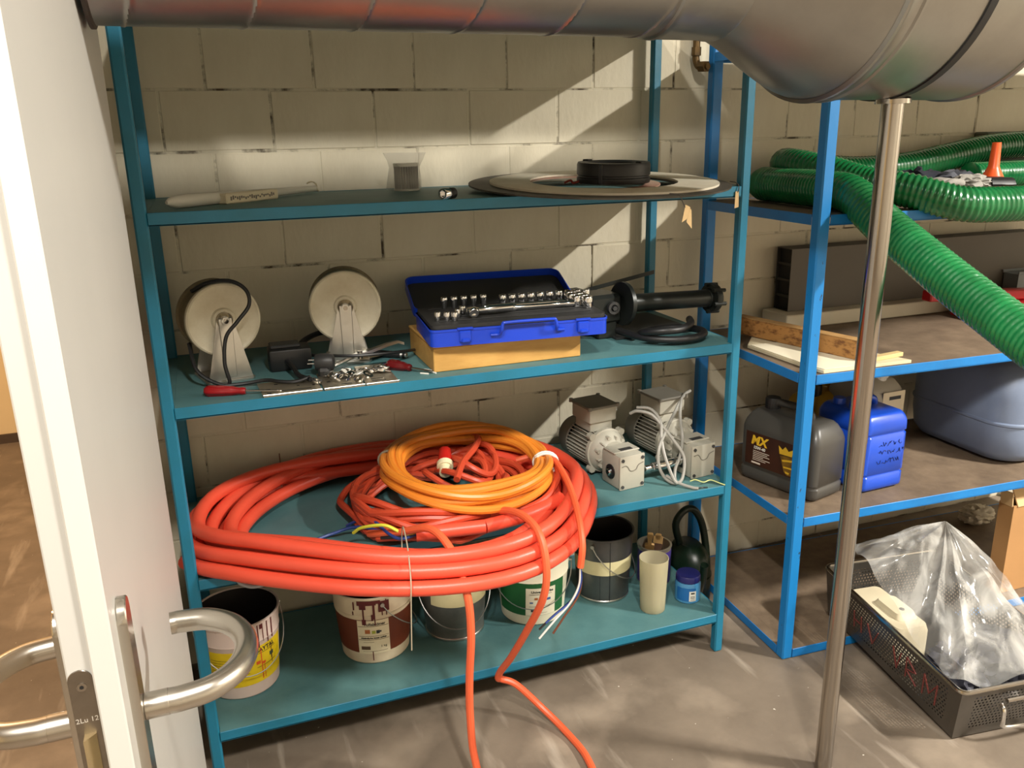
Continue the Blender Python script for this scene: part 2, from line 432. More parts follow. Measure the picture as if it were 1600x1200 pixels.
# spiral seam pipe
b = B()
seams = [0.10, 0.27, 0.44, 0.60, 0.76]
n = 72; rings = []; xs = [0.017 + i * (0.925 - 0.017) / 420 for i in range(421)]
for x in xs:
    ring = []
    for k in range(n):
        a = 2 * PI * k / n
        ph = ((x - 0.10) / 0.163 + a / (2 * PI)) % 1.0
        h = 0.0014 if ph < 0.03 else 0.0
        r = RS + h
        ring.append(b.verts.new((x, DY - r * math.cos(a), DZ - r * math.sin(a))))
    rings.append(ring)
for p_, q_ in zip(rings, rings[1:]):
    for k in range(n): b.faces.new((p_[k], p_[(k + 1) % n], q_[(k + 1) % n], q_[k]))
b.faces.new(rings[0]); b.faces.new(rings[-1])
obj('spiral_pipe', b, GALV, dt, world=True)
obj('end_gap_ring', dl([(RS - .002, .0165), (RS + .005, .0165), (RS + .005, .022), (RS, .024)]), mat('dark_gap_shade', (52, 44, 38), .6), dt, world=True)  # dark ring paints in the shaded gap between duct end and door leaf
obj('coupling', dl([(RS, .905), (RS + .004, .908), (RS + .005, .915), (RS + .003, .922), (RS + .003, 1.022), (RS + .005, 1.028), (RS + .005, 1.036), (RS, 1.04)]), GALV, dt, world=True)
prof = [(RS + .002, 1.034)]
for i in range(25):
    t = i / 24; s = t * t * (3 - 2 * t) * .35 + t * .65
    prof.append((RS + .003 + (RB - RS - .004) * s, 1.037 + (1.245 - 1.037) * t))
prof += [(RB, 1.252)]
obj('cone', dl(prof, 80), GALV, dt, world=True)
obj('flange_ring', dl([(RB - .001, 1.244), (RB + .006, 1.247), (RB + .007, 1.252), (RB + .003, 1.258), (RB + .003, 1.276), (RB + .006, 1.280), (RB + .006, 1.285), (RB, 1.288)], 80), GALV, dt, world=True)
obj('cylinder_shell', dl([(RB, 1.283), (RB + .001, 1.29), (RB + .001, 1.42)], 80), GALV, dt, world=True)
obj('gasket', dl([(RB - .01, 1.418), (RB + .004, 1.420), (RB + .004, 1.436), (RB - .01, 1.438)], 80), BLACK, dt, world=True, label='black rubber gasket ring')
obj('cylinder_shell', dl([(RB - .002, 1.434), (RB + .003, 1.436), (RB + .002, 1.445), (RB + .002, 1.60)], 80), GALV, dt, world=True)
obj('end_cover', dl([(RB + .002, 1.597), (RB + .006, 1.600), (RB + .006, 1.608), (RB - .004, 1.612), (0.001, 1.613)], 80), GALV, dt, world=True)
PX, PY = 1.447, -0.525
pl = thing('support_pole', 'upright brushed steel pole carrying the fat end of the duct', 'pole', (PX, PY, 0))
b = B(); lathe(b, [(.0205, 0), (.0205, .88), (.0212, .882), (.0212, 1.600)], 32, Tm(PX, PY, 0)); obj('tube', b, STEEL, pl, world=True)
b = B(); cyl(b, (PX, PY, 1.597), (PX, PY, 1.606), .034, n=28); obj('saddle', b, STEEL, pl, world=True)

# brass water tap elbow on the wall
bt = thing('pipe_elbow', 'old brass pipe elbow coming down the wall beside the duct', 'pipe', (1.632, .50, 1.73))
BRASS = mat('old_brass', (112, 86, 46), .55, .6, rgb2=(74, 58, 36), vscale=30)
b = B(); tube(b, spline([(1.632, .505, 1.98), (1.632, .505, 1.80), (1.632, .505, 1.765), (1.636, .497, 1.745), (1.640, .480, 1.742)], 6), .011, 14); obj('pipe', b, BRASS, bt, world=True)
b = B(); cyl(b, (1.638, .488, 1.742), (1.644, .462, 1.741), .017, n=6); obj('nut', b, BRASS, bt, world=True)
b = B(); cyl(b, (1.632, .505, 1.775), (1.632, .505, 1.80), .015, n=8); obj('nut', b, BRASS, bt, world=True)
b = B(); cyl(b, (1.643, .463, 1.741), (1.645, .455, 1.741), .009, n=12); obj('plug', b, BRASS, bt, world=True)
# ================================================================== TOP SHELF
# long white wrapped rod
a0, a1 = Vector((0.066, 0.072, Z1 + .0155)), Vector((0.430, 0.455, Z1 + .012))
d = (a1 - a0)
t = thing('wrapped_rod', 'long white rod with a paper wrapped box part, left end of the top shelf', 'rod', (a0.x, a0.y, Z1))
b = B(); pts = [a0 + d * s for s in (0, .02, .05, .12, .3, .5, .7, .9, 1.0)]
rr = [.004, .010, .0135, .0145, .0140, .0115, .010, .009, .0085]
def _rf(L, a, u, rr=rr, N=8): i = min(int(u * N), N - 1); f = u * N - i; return rr[i] * (1 - f) + rr[i + 1] * f
tube(b, pts, .01, 16, rfun=_rf); obj('rod', b, WHITEP, t, world=True)
ang = math.atan2(d.y, d.x)
b = B(); box(b, (0, 0, 0), (.185, .030, .024), .003, Tm(*(a0 + d * .46 + Vector((.012, -.012, -.002)))) @ Rz(ang)); bx_ = obj('wrapped_box', b, PAPER, t, world=True)
GREYINK = mat('grey_ink', (120, 116, 108), .8)
b = B()
for i in range(22):
    xx = -.078 + i * .0072
    box(b, (xx, -.0152, rnd.uniform(-.002, .003)), (.0045, .0006, rnd.choice([.006, .009, .004])), 0, Tm(*(a0 + d * .46 + Vector((.012, -.012, -.002)))) @ Rz(ang))
o = obj('print', b, GREYINK, bx_, world=True)
b = B(); q = a0 + d
tube(b, spline([q + Vector((-.02, -.005, .014)), q + Vector((-.008, .004, .018)), q + Vector((.004, .006, .012)), q + Vector((.006, 0, -.002)), q + Vector((.010, .006, -.008))], 5), .0022, 6); obj('tie', b, PAPER, t, world=True)

# pleated filter in a clear bag
FX, FY = 0.672, 0.405
t = thing('filter_cartridge', 'grey pleated filter cartridge sealed in a clear plastic bag', 'filter', (FX, FY, Z1))
b = B(); n = 56; ra = []
for z in (.004, .066):
    ra.append([( (.033 if k % 2 else .029) * math.cos(2 * PI * k / n), (.033 if k % 2 else .029) * math.sin(2 * PI * k / n), z) for k in range(n)])
loft(b, ra, Tm(FX, FY, Z1)); obj('pleats', b, mat('filter_grey', (150, 148, 144), .6), t, world=True, smooth=0)
for z0, z1 in ((.0, .005), (.064, .072)):
    b = B(); lathe(b, [(.020, z0), (.0345, z0), (.0345, z1), (.020, z1)], 32, Tm(FX, FY, Z1), caps=False, closed=True); obj('end_cap', b, WHITEP, t, world=True)
FILM = plastic_film('clear_bag_film', (225, 222, 214), .26, .08, .8, 18)
b = B(); SS = []
for z, w_, d_, up in ((.0008, .084, .070, 0), (.006, .092, .078, 0), (.035, .090, .074, 0), (.062, .082, .056, 0), (.078, .098, .026, .002), (.090, .118, .008, .010)):
    SS.append([(x + .010 * noise.noise(Vector((x * 40, y * 40, z * 30))), y + .008 * noise.noise(Vector((x * 40 + 7, y * 40, z * 30))), z + up * abs(x) / .06 + (.004 * noise.noise(Vector((x * 60, 3, z * 40))) if z > .05 else 0)) for x, y in rrect(w_, d_, min(w_, d_) * .3, 8)])
loft(b, SS, Tm(FX - .004, FY, Z1))
obj('bag', b, FILM, t, world=True, smooth=60, label='crinkled clear plastic bag')

# impact socket
t = thing('drive_socket', 'single chrome and black socket lying on the top shelf before the disc', 'socket', (.672, .012, Z1))
M_ = Tm(.660, .000, Z1 + .0135) @ Rz(math.radians(35)) @ Ry(PI / 2)
b = B(); lathe(b, [(.0088, .0), (.0125, .0), (.0134, .002), (.0134, .019), (.0108, .0215)], 20, M_, caps=False)
lathe(b, [(.0088, .0), (.0088, .010), (.0001, .010)], 6, M_, caps=False); obj('socket_barrel', b, CHROME, t, world=True)
b = B(); lathe(b, [(.0108, .0213), (.0108, .027), (.0128, .029), (.0128, .040), (.010, .042), (.0001, .042)], 20, M_); obj('socket_drive', b, BLACK, t, world=True)

# flat rings
def ring_obj(name, label, cat, c, r0, r1, th, m, tilt, n=96):
    t_ = thing(name, label, cat, (c[0], c[1] , c[2]))
    b_ = B(); lathe(b_, [(r0, 0), (r1, 0), (r1, th), (r0, th)], n, Tm(*c) @ Rx(tilt), caps=False, closed=True)
    return t_, obj('ring_plate', b_, m, t_, world=True)
TILT = 0.048
RUST = mat('dark_worn_sheet', (84, 78, 68), .55, .3, rgb2=(44, 38, 32), vscale=9, bump=.1)
PALE = mat('pale_gasket_sheet', (222, 218, 200), .65, rgb2=(196, 182, 158), vscale=5, bump=.08)
DCX, DCY = 1.128, .148
dz0 = .343 * math.sin(TILT)
t, _ = ring_obj('flat_ring', 'large dark worn flat ring overhanging the right end of the top shelf', 'ring', (DCX, DCY, Z1 + .0015 + dz0 * .62), .20, .343, .004, RUST, TILT)
t, _ = ring_obj('flat_ring', 'pale flat ring lying on the larger dark ring', 'ring', (DCX + .012, DCY - .004, Z1 + .0060 + dz0 * .62), .195, .300, .005, PALE, TILT)
t, _ = ring_obj('flat_ring', 'reddish stained thin ring inside the pale ring on the top shelf', 'ring', (DCX - .035, DCY - .006, Z1 + .0078 + dz0 * .45), .15, .190, .002, mat('stained_sheet', (186, 160, 140), .6, rgb2=(150, 84, 66), vscale=8), TILT)
t = thing('pipe_collar', 'black grooved rubber collar sitting on the flat rings', 'collar', (1.135, .075, Z1 + .018))
M_ = Tm(1.135, .075, Z1 + .0205) @ Rx(.03)
b = B(); lathe(b, [(.062, 0), (.092, 0), (.0935, .004), (.0935, .013), (.090, .0145), (.090, .0185), (.0935, .020), (.0935, .044), (.091, .050), (.070, .0505), (.062, .046)], 56, M_, caps=False, closed=True); o = obj('collar_body', b, BLACK, t, world=True)
for aa in (2.1, 5.2):
    b = B(); box(b, (.081, 0, .0512), (.018, .020, .006), .0015, M_ @ Rz(aa)); obj('clasp', b, BLACK, t, world=True)
b = B(); box(b, (.0935, 0, .025), (.004, .010, .046), .001, M_ @ Rz(3.9)); obj('seam_bar', b, BLACK, t, world=True)
# small rusty bits on the ring
b = B(); tube(b, spline([(1.005, .09, Z1 + .022), (1.02, .085, Z1 + .028), (1.03, .09, Z1 + .021), (1.045, .08, Z1 + .026), (1.05, .086, Z1 + .0205)], 5), .003, 6)
tag(obj('rust_wire', b, mat('red_rust', (120, 40, 28), .8)), 'short bent rusty red wire left of the black collar', 'wire')
# paper tags
STR = mat('tag_string', (60, 54, 46), .8)
def paper_tag(name_label, pts, quad, hang):
    t_ = thing('paper_tag', name_label, 'tag', hang)
    b_ = B(); tube(b_, spline(pts, 6), .0012, 5); obj('string', b_, STR, t_, world=True)
    for q_ in quad:
        b_ = B()
        v = [b_.verts.new(p) for p in q_]; f = b_.faces.new(v)
        r_ = bmesh.ops.extrude_face_region(b_, geom=[f])
        for e in r_['geom']:
            if isinstance(e, bmesh.types.BMVert): e.co += Vector((.0006, .0012, .0004))
        obj('paper', b_, mat('tag_paper', (206, 176, 128), .8, var=.15, vscale=40), t_, world=True)
paper_tag('crumpled tan paper tag hanging on string from the flat ring', [(1.145, -.19, Z1 + .006), (1.165, -.200, Z1 + .003), (1.172, -.203, Z1 - .012), (1.180, -.203, Z1 - .026)],
          [[(1.180, -.204, Z1 - .020), (1.192, -.206, Z1 - .026), (1.186, -.204, Z1 - .052), (1.174, -.201, Z1 - .060)], [(1.188, -.202, Z1 - .026), (1.197, -.203, Z1 - .032), (1.198, -.206, Z1 - .075), (1.186, -.202, Z1 - .060)]], (1.18, -.203, Z1 - .03))
paper_tag('small brown paper tag tied beside the right front post', [(1.456, .03, Z1 + .012), (1.462, .012, Z1 + .010), (1.462, -.002, Z1 + .002), (1.460, -.005, Z1 - .008), (1.458, -.004, Z1 - .015)],
          [[(1.452, -.004, Z1 - .012), (1.461, -.005, Z1 - .012), (1.463, -.005, Z1 - .052), (1.451, -.004, Z1 - .055)]], (1.457, -.004, Z1 - .02))

# ================================================================== SECOND SHELF
WHEEL = mat('wheel_nylon', (214, 208, 188), .45, rgb2=(180, 168, 140), vscale=7)
WHEELD = mat('wheel_tread_dirty', (150, 136, 108), .6, rgb2=(92, 78, 56), vscale=12)
def caster(label, cx, cy, cz, yaw, r=.096, lean=0.0):
    t_ = thing('caster_wheel', label, 'caster', (cx, cy, Z2), yaw, 'heavy white casters on the second shelf')
    h = cz - Z2
    A = Tm(0, 0, h) @ Rx(PI / 2)        # local z -> -y (towards the room)
    WR = -.078
    b_ = B(); lathe(b_, [(.030, -.030), (r - .006, -.030), (r - .006, .008), (r, .014), (r, .018), (r - .002, .022), (r - .006, .024), (r - .014, .019), (.030, .019), (.026, .024), (.012, .024), (.012, -.030)], 56, A, caps=False, closed=True)
    wl = obj('wheel', b_, WHEEL, t_)
    b_ = B(); lathe(b_, [(.012, WR), (.026, WR), (.030, WR + .005), (r - .014, WR + .005), (r - .006, WR), (r - .002, WR + .002), (r, WR + .010), (r, WR + .016), (r - .006, WR + .022), (r - .006, -.031), (.012, -.031)], 56, A, caps=False, closed=True)
    obj('wheel_rear_half', b_, WHEELD, wl, label='brownish dirty rear half of the wheel')
    b_ = B(); lathe(b_, [(r - .009, -.058), (r - .0045, -.057), (r - .0045, .009), (r - .009, .010)], 56, A, caps=False, closed=True); obj('tread', b_, WHEELD, wl)
    b_ = B(); lathe(b_, [(.011, -.083), (.020, -.083), (.020, .030), (.011, .030)], 24, A, caps=False, closed=True); obj('hub', b_, mat('hub_tan', (150, 134, 100), .5), wl)
    for s in (-1, 1):
        # cheek plate: rounded top at the axle, widening to the foot, front one slightly dished
        b_ = B(); poly = []
        for k in range(9):
            a = PI * k / 8; poly.append((.020 * math.cos(a), h + .020 * math.sin(a)))
        poly += [(-.024, h - .02), (-.048, .030), (-.054, .0065), (.054, .0065), (.048, .030), (.024, h - .02)]
        prism(b_, poly, .004, Tm(0, -.026 if s > 0 else .0885, 0) @ Rx(PI / 2) , .0006)
        ck = obj('fork_plate', b_, ZINC, t_)
        b_ = B(); prism(b_, [(-.014, .012), (.014, .012), (.016, h + .006), (-.016, h + .006)], .003, Tm(0, -.0302, 0) @ Rx(PI / 2), .0012) if s > 0 else cyl(b_, (0, .0887, h), (0, .0915, h), .015, n=16)
        obj('stiffener', b_, ZINC, ck)
    b_ = B(); cyl(b_, (0, -.042, h), (0, .100, h), .0058, n=12); obj('axle', b_, STEEL, t_)
    b_ = B(); cyl(b_, (0, -.040, h), (0, -.0335, h), .0105, n=6); obj('axle_nut', b_, ZINC, t_)
    b_ = B(); cyl(b_, (0, .0916, h), (0, .098, h), .0105, n=6); obj('axle_nut', b_, ZINC, t_)
    b_ = B(); prism(b_, rrect(.118, .138, .012, 4), .006, Tm(0, .031, 0), .0008); obj('base_plate', b_, ZINC, t_)
    return t_
caster('dirty white caster wheel at the left with a black cable looped over it', .150, .205, 1.138, math.radians(14), .090)
caster('cleaner white caster wheel standing left of the blue tool case', .458, .262, 1.134, math.radians(-8), .093)

# black power cables, inline box and plug
t = thing('power_cable', 'black power cable looped over the left caster and along the shelf', 'cable', (.2, .15, Z2))
b = B()
P = [(.070, .20, Z2 + .10), (.080, .155, Z2 + .045), (.115, .135, Z2 + .015), (.150, .125, Z2 + .010), (.145, .130, Z2 + .06), (.155, .138, Z2 + .12), (.185, .142, Z2 + .155), (.215, .150, Z2 + .19),
     (.212, .158, Z2 + .225), (.180, .170, Z2 + .247), (.130, .185, Z2 + .245), (.090, .20, Z2 + .225)]
tube(b, spline(P, 8), .0048, 8); obj('cord', b, BLACK, t, world=True)
b = B(); tube(b, spline([(.135, .115, Z2 + .008), (.19, .115, Z2 + .009), (.235, .105, Z2 + .014), (.265, .085, Z2 + .012), (.30, .075, Z2 + .011), (.335, .085, Z2 + .016)], 8), .0048, 8); obj('cord', b, BLACK, t, world=True)
t = thing('inline_box', 'black inline switch box with a thick cord behind the grey plug', 'box', (.30, .23, Z2))
b = B(); box(b, (.305, .255, Z2 + .028), (.105, .075, .056), .006, None, 2); obj('box_body', b, DARK, t, world=True)
b = B(); box(b, (.295, .262, Z2 + .060), (.075, .055, .008), .003); obj('lid', b, DKGREY, t, world=True)
b = B(); tube(b, spline([(.295, .217, Z2 + .026), (.297, .20, Z2 + .028), (.305, .16, Z2 + .022), (.312, .115, Z2 + .014), (.335, .075, Z2 + .012)], 8), .0062, 8); obj('cord', b, BLACK, t, world=True)
b = B(); tube(b, spline([(.355, .25, Z2 + .028), (.40, .20, Z2 + .034), (.46, .165, Z2 + .036), (.54, .16, Z2 + .035), (.60, .19, Z2 + .028), (.63, .24, Z2 + .016)], 8), .0042, 8); obj('cord', b, BLACK, t, world=True)
b = B(); tube(b, spline([(.33, .29, Z2 + .03), (.35, .34, Z2 + .045), (.40, .38, Z2 + .055), (.45, .38, Z2 + .053)], 8), .0075, 8); obj('cord', b, BLACK, t, world=True)
t = thing('mains_plug', 'dark grey round mains plug lying on the metal plates', 'plug', (.385, .12, Z2 + .004))
M_ = Tm(.378, .140, Z2 + .034) @ Rz(math.radians(-15)) @ Rx(math.radians(14))
b = B(); lathe(b, [(.010, -.024), (.019, -.022), (.0225, -.012), (.0225, .012), (.019, .022), (.012, .025)], 24, M_ @ Ry(PI / 2)); box(b, (0, -.018, -.016), (.028, .03, .026), .006, M_); obj('plug_body', b, DKGREY, t, world=True)
b = B(); tube(b, spline([tuple(M_ @ Vector((.004, -.03, -.022))), tuple(M_ @ Vector((.028, -.05, -.026))), (.425, .070, Z2 + .008)], 6), .0036, 8); obj('cord', b, DKGREY, t, world=True)
b = B()
for s in (-1, 1): cyl(b, M_ @ Vector((-.022, s * .0095, .002)), M_ @ Vector((-.040, s * .0095, .002)), .0024, n=8)
obj('pins', b, STEEL, t, world=True)

# screwdrivers
def screwdriver(label, a, c, m, hl, r):
    a, c = Vector(a), Vector(c); t_ = thing('screwdriver', label, 'screwdriver', (a.x, a.y, Z2), 0, None)
    b_ = B(); M2 = Tm(*a) @ frame_to(c - a).to_4x4()
    n_ = 24; sec = []
    for z, q in ((0, .55), (.004, .85), (.012, 1), (hl * .45, .94), (hl * .7, .82), (hl * .86, .62), (hl * .93, .72), (hl, .6)):
        sec.append([((r * q) * (1 + (.06 if k % 4 < 2 else -.05) * (1 if z < hl * .8 else 0)) * math.cos(2 * PI * k / n_), (r * q) * (1 + (.06 if k % 4 < 2 else -.05) * (1 if z < hl * .8 else 0)) * math.sin(2 * PI * k / n_), z) for k in range(n_)])
    loft(b_, sec, M2); obj('handle', b_, m, t_, world=True)
    L = (c - a).length
    b_ = B(); lathe(b_, [(.0028, hl - .002), (.0028, L - .012), (.0036, L - .008), (.0012, L)], 10, M2); obj('blade', b_, STEEL, t_, world=True)
screwdriver('red handled screwdriver at the front left beside the metal plates', (.093, .075, Z2 + .0125), (.262, .028, Z2 + .006), REDG, .093, .0125)
screwdriver('dark red handled screwdriver pointing at the wooden box', (.535, .135, Z2 + .0135), (.628, .042, Z2 + .0065), DRED, .068, .0135)
for k, (x, y, an) in enumerate([(.600, .055, .7), (.618, .085, .9), (.626, .060, 1.1)]):
    b = B(); cyl(b, (x, y, Z2 + .0022), (x + .022 * math.cos(-an), y + .022 * math.sin(-an), Z2 + .0022), .0022, n=8)
    tag(obj('dowel_pin', b, WHITEP), 'tiny white pin on the shelf between screwdriver and wooden box', 'pin', 'white pins by the wooden box')

# stamped metal plates and hardware on them
PLATE = mat('plate_steel', (186, 176, 156), .4, .85, var=.2, vscale=20)
def plate(label, poly, slots, h=.004):
    t_ = thing('metal_plate', label, 'plate', (sum(p[0] for p in poly) / 4, sum(p[1] for p in poly) / 4, Z2), 0, None)
    b_ = B(); prism(b_, poly, h, Tm(0, 0, Z2), .0006); p_ = obj('plate_sheet', b_, PLATE, t_, world=True)
    b_ = B()
    for (x, y, sx, sy) in slots: b2(b_, (x, y, Z2 + h - .0005), (x + sx, y + sy, Z2 + h + .0006))
    obj('slots', b_, BLACK, t_, world=True)
    b_ = B(); x0, y0 = poly[0]; x1, y1 = poly[1]
    tube(b_, [(x0, y0, Z2 + .0055), (x1, y1, Z2 + .0055)], .0016, 6); obj('front_lip', b_, ZINC, t_, world=True)
plate('flat steel plate with dark slots, leftmost of the three plates', [(.219, .004), (.352, .004), (.350, .120), (.212, .120)], [(.228, .018, .010, .008), (.228, .05, .010, .008), (.26, .03, .07, .004), (.30, .06, .006, .006), (.335, .05, .006, .010), (.25, .09, .008, .006)])
plate('flat steel plate under the pile of brackets, middle of the three plates', [(.357, .004), (.452, .004), (.452, .150), (.357, .150)], [(.40, .03, .026, .004), (.37, .06, .008, .006), (.43, .10, .006, .012)])
plate('flat steel plate with one slot, rightmost of the three plates', [(.456, .004), (.535, .004), (.535, .180), (.456, .180)], [(.474, .028, .034, .004), (.474, .046, .030, .003), (.520, .12, .006, .014)])
SH = mat('shiny_spring_steel', (210, 208, 205), .16, 1.0)
def clip(x, y, s, rot, k):
    b_ = B(); M2 = Tm(x, y, Z2 + .006) @ Rz(rot)
    if k % 3 == 0:
        tube(b_, spline([(-.018 * s, 0, .002), (-.012 * s, .008 * s, .010), (0, .011 * s, .013), (.012 * s, .008 * s, .010), (.020 * s, -.004 * s, .003)], 6), .0026 * s, 7, M=M2)
    elif k % 3 == 1:
        lathe(b_, [(.007 * s, 0), (.012 * s, 0), (.012 * s, .005), (.007 * s, .005)], 18, M2 @ Rx(.5 - .2 * (k % 2)) @ Tm(0, 0, .004), caps=False, closed=True)
    else:
        prism(b_, [(-.02 * s, -.005), (.014 * s, -.006), (.02 * s, 0), (.014 * s, .006), (-.02 * s, .005)], .0025, M2 @ Ry(-.22) @ Tm(0, 0, .006), .0005)
    o_ = obj(('spring_clip', 'steel_ring', 'steel_bracket')[k % 3], b_, SH if k % 3 < 2 else ZINC)
    tag(o_, ('bent spring clip in the heap of small hardware on the plates', 'small steel ring in the heap of small hardware on the plates', 'small flat steel bracket in the heap of hardware on the plates')[k % 3],
        ('clip', 'ring', 'bracket')[k % 3], ('spring clips on the plates', 'steel rings on the plates', 'steel brackets on the plates')[k % 3])
k = 0
for (cx, cy, n_) in ((.405, .105, 9), (.440, .085, 8), (.495, .105, 9), (.425, .060, 4), (.37, .055, 3)):
    for j in range(n_):
        clip(cx + rnd.uniform(-.030, .030), cy + rnd.uniform(-.025, .025), rnd.uniform(.7, 1.15), rnd.uniform(0, 6.28), k); k += 1
# snips
t = thing('tin_snips', 'pair of steel snips lying open in front of the second caster', 'snips', (.50, .20, Z2))
M_ = Tm(.458, .185, Z2 + .030) @ Rz(.25)
b = B(); loft(b, [[(x, y - w_, z - .003), (x, y + w_, z - .003), (x, y + w_ * .8, z + .004), (x, y - w_ * .8, z + .004)] for x, y, z, w_ in ((0, 0, 0, .009), (.04, .002, .004, .011), (.10, .012, .012, .008), (.135, .016, .014, .004), (.15, .010, .008, .002))], M_); obj('jaw', b, ZINC, t, world=True)
b = B(); loft(b, [[(x, y - w_, z - .003), (x, y + w_, z - .003), (x, y + w_ * .8, z + .004), (x, y - w_ * .8, z + .004)] for x, y, z, w_ in ((.03, .03, -.016, .007), (.08, .04, -.018, .008), (.13, .05, -.020, .004))], M_); obj('jaw', b, ZINC, t, world=True)
b = B(); cyl(b, M_ @ Vector((.02, .004, -.01)), M_ @ Vector((.02, .004, .010)), .007, n=12); obj('pivot', b, STEEL, t, world=True)
b = B(); tube(b, spline([tuple(M_ @ Vector(p)) for p in ((.0, .0, 0), (-.03, -.004, -.008), (-.07, -.012, -.016), (-.10, -.016, -.020))], 6), .006, 8); obj('grip', b, ZINC, t, world=True)
t = thing('marker_tool', 'black pen like tool with silver tip behind the dark red screwdriver', 'tool', (.58, .24, Z2))
b = B(); cyl(b, (.53, .27, Z2 + .010), (.60, .215, Z2 + .010), .010, .008, n=14); obj('barrel', b, BLACK, t, world=True)
b = B(); cyl(b, (.59, .2229, Z2 + .0102), (.603, .2127, Z2 + .0102), .0092, .006, n=14); obj('tip', b, ZINC, t, world=True)

# wooden box
WOODB = mat('pale_wood_box', (206, 160, 88), .6, rgb2=(186, 138, 70), vscale=9, stretch=(1, 4, 4), bump=.08)
t = thing('wooden_box', 'pale wooden box carrying the blue tool case', 'box', (.834, .17, Z2))
b = B(); b2(b, (.634, .050, Z2 + .0004), (1.034, .30, Z2 + .0625), .002); obj('box_body', b, WOODB, t, world=True)
b = B(); b2(b, (.632, .048, Z2 + .0630), (1.036, .302, Z2 + .0710), .002); obj('lid', b, WOODB, t, world=True)

# blue socket case
CBL = mat('case_blue', (22, 62, 190), .32, bump=.05, bscale=200)
FOAM = mat('tray_black', (34, 33, 32), .65, bump=.15, bscale=150)
cz = Z2 + .0716
KL, KR = Vector((.622, .022, cz)), Vector((1.082, -.016, cz)); cang = math.atan2(KR.y - KL.y, KR.x - KL.x)
CW, CD, CH = (KR - KL).length, .238, .043
t = thing('tool_case', 'open blue metal socket case lying on the pale wooden box', 'tool case', KL, cang)
b = B()
loft(b, [[(x, y, z) for x, y in rrect(CW, CD, .018, 4, CW / 2, CD / 2)] for z in (0.0, CH)], cap=True)
base = obj('case_base', b, CBL, t)
b = B(); loft(b, [[(x, y, z) for x, y in rrect(CW + .004, CD + .004, .02, 4, CW / 2, CD / 2)] for z in (CH - .006, CH)]); obj('rim', b, CBL, base)
b = B(); loft(b, [[(x, y, z) for x, y in rrect(CW - .008, CD - .008, .016, 4, CW / 2, CD / 2)] for z in (CH - .001, CH + .010)])
tray = obj('tool_tray', b, FOAM, t)
b = B()
for yy in (.05, .095, .150, .205): b2(b, (.03, yy - .004, CH + .0095), (CW - .03, yy + .004, CH + .0125), .001)
obj('tray_rib', b, FOAM, tray)
# lid: shallow tray hinged at the back
LA = math.radians(98)
ML = Tm(0, CD + .002, CH + .004) @ Rx(LA - PI / 2 * 0)
b = B(); LD = CD - .10
def lidm(p): return p
prof_o = rrect(CW, .19, .028, 5, CW / 2, .095); prof_i = rrect(CW - .006, .184, .026, 5, CW / 2, .095)
Vo = [[(x, y, z) for x, y in prof_o] for z in (-.026, 0.0)]
R0 = [b.verts.new(p) for p in Vo[0]]; R1 = [b.verts.new(p) for p in Vo[1]]
R2_ = [b.verts.new((x, y, 0.0)) for x, y in prof_i]; R3 = [b.verts.new((x, y, -.023)) for x, y in prof_i]
n_ = len(R0); b.faces.new(list(reversed(R0)))
for A_, B_ in ((R0, R1), (R1, R2_), (R2_, R3)):
    for q in range(n_): b.faces.new((A_[q], A_[(q + 1) % n_], B_[(q + 1) % n_], B_[q]))
b.faces.new(R3)
bmesh.ops.transform(b, matrix=Tm(0, CD + .004, CH + .002) @ Rx(math.radians(20)), verts=b.verts)
lid = obj('case_lid', b, CBL, t)
b = B(); prism(b, rrect(CW - .010, .178, .024, 5, CW / 2, .095), .003, Tm(0, CD + .004, CH + .002) @ Rx(math.radians(20)) @ Tm(0, 0, -.0228)); obj('foam_liner', b, mat('liner_dark', (50, 49, 46), .8), lid, label='dark grey foam lining the lid')
# handle and latches
b = B(); hc = CW * .53
tube(b, spline([(hc - .095, -.004, .022), (hc - .075, -.010, .024), (hc - .071, -.020, .036), (hc - .068, -.020, .050), (hc - .055, -.020, .054), (hc + .055, -.020, .054), (hc + .068, -.020, .050), (hc + .071, -.020, .036), (hc + .075, -.010, .024), (hc + .095, -.004, .022)], 5), .0042, 10); obj('case_handle', b, CBL, t)
for xx in (.085, CW - .070):
    b = B(); box(b, (xx, -.0045, .024), (.030, .008, .028), .0025); box(b, (xx, -.010, .014), (.022, .008, .010), .003); box(b, (xx, -.003, .043), (.040, .006, .006), .001); obj('latch', b, CBL, t)
MC = Tm(*KL) @ Rz(cang)
# sockets: things of their own resting in the tray
def socket_thing(label, x, y, r, h, group, up=True, hexr=None):
    t_ = thing('socket', label, 'socket', MC @ Vector((x, y, CH + .0104)), cang, group)
    b_ = B(); lathe(b_, [(r * .62, h), (r * .90, h), (r, h - .002), (r, h * .52), (r * .86, h * .45), (r * .86, .001), (r * .8, 0), (.0001, 0)], 18, caps=False)
    lathe(b_, [(r * .62, h), (r * .62, h * .5), (.0001, h * .5)], 6, caps=False); obj('barrel', b_, CHROME, t_); return t_
px = [.075 + .0268 * i for i in range(16)]
first = {}
ORD = ('first', 'second', 'third', 'fourth', 'fifth', 'sixth', 'seventh', 'eighth', 'ninth', 'tenth')
for i, x in enumerate(px):
    if i in (5,): continue
    s = 'small' if i < 6 else 'medium'
    if s not in first: first[s] = socket_thing(f'{s} chrome socket standing in the rear row of the blue case', x, .206, .0095 if i < 6 else .0108, .030 if i < 6 else .026, f'{s} sockets in the rear row of the case')
    else: first[s + 'n'] = dup(first[s], MC @ Vector((x, .206, CH + .0104)))
    (first[s] if s + 'n' not in first else first[s + 'n'])['label'] = f'{ORD[i if i < 5 else i - 6]} {s} chrome socket from the left, rear row of the blue case'
f0 = None
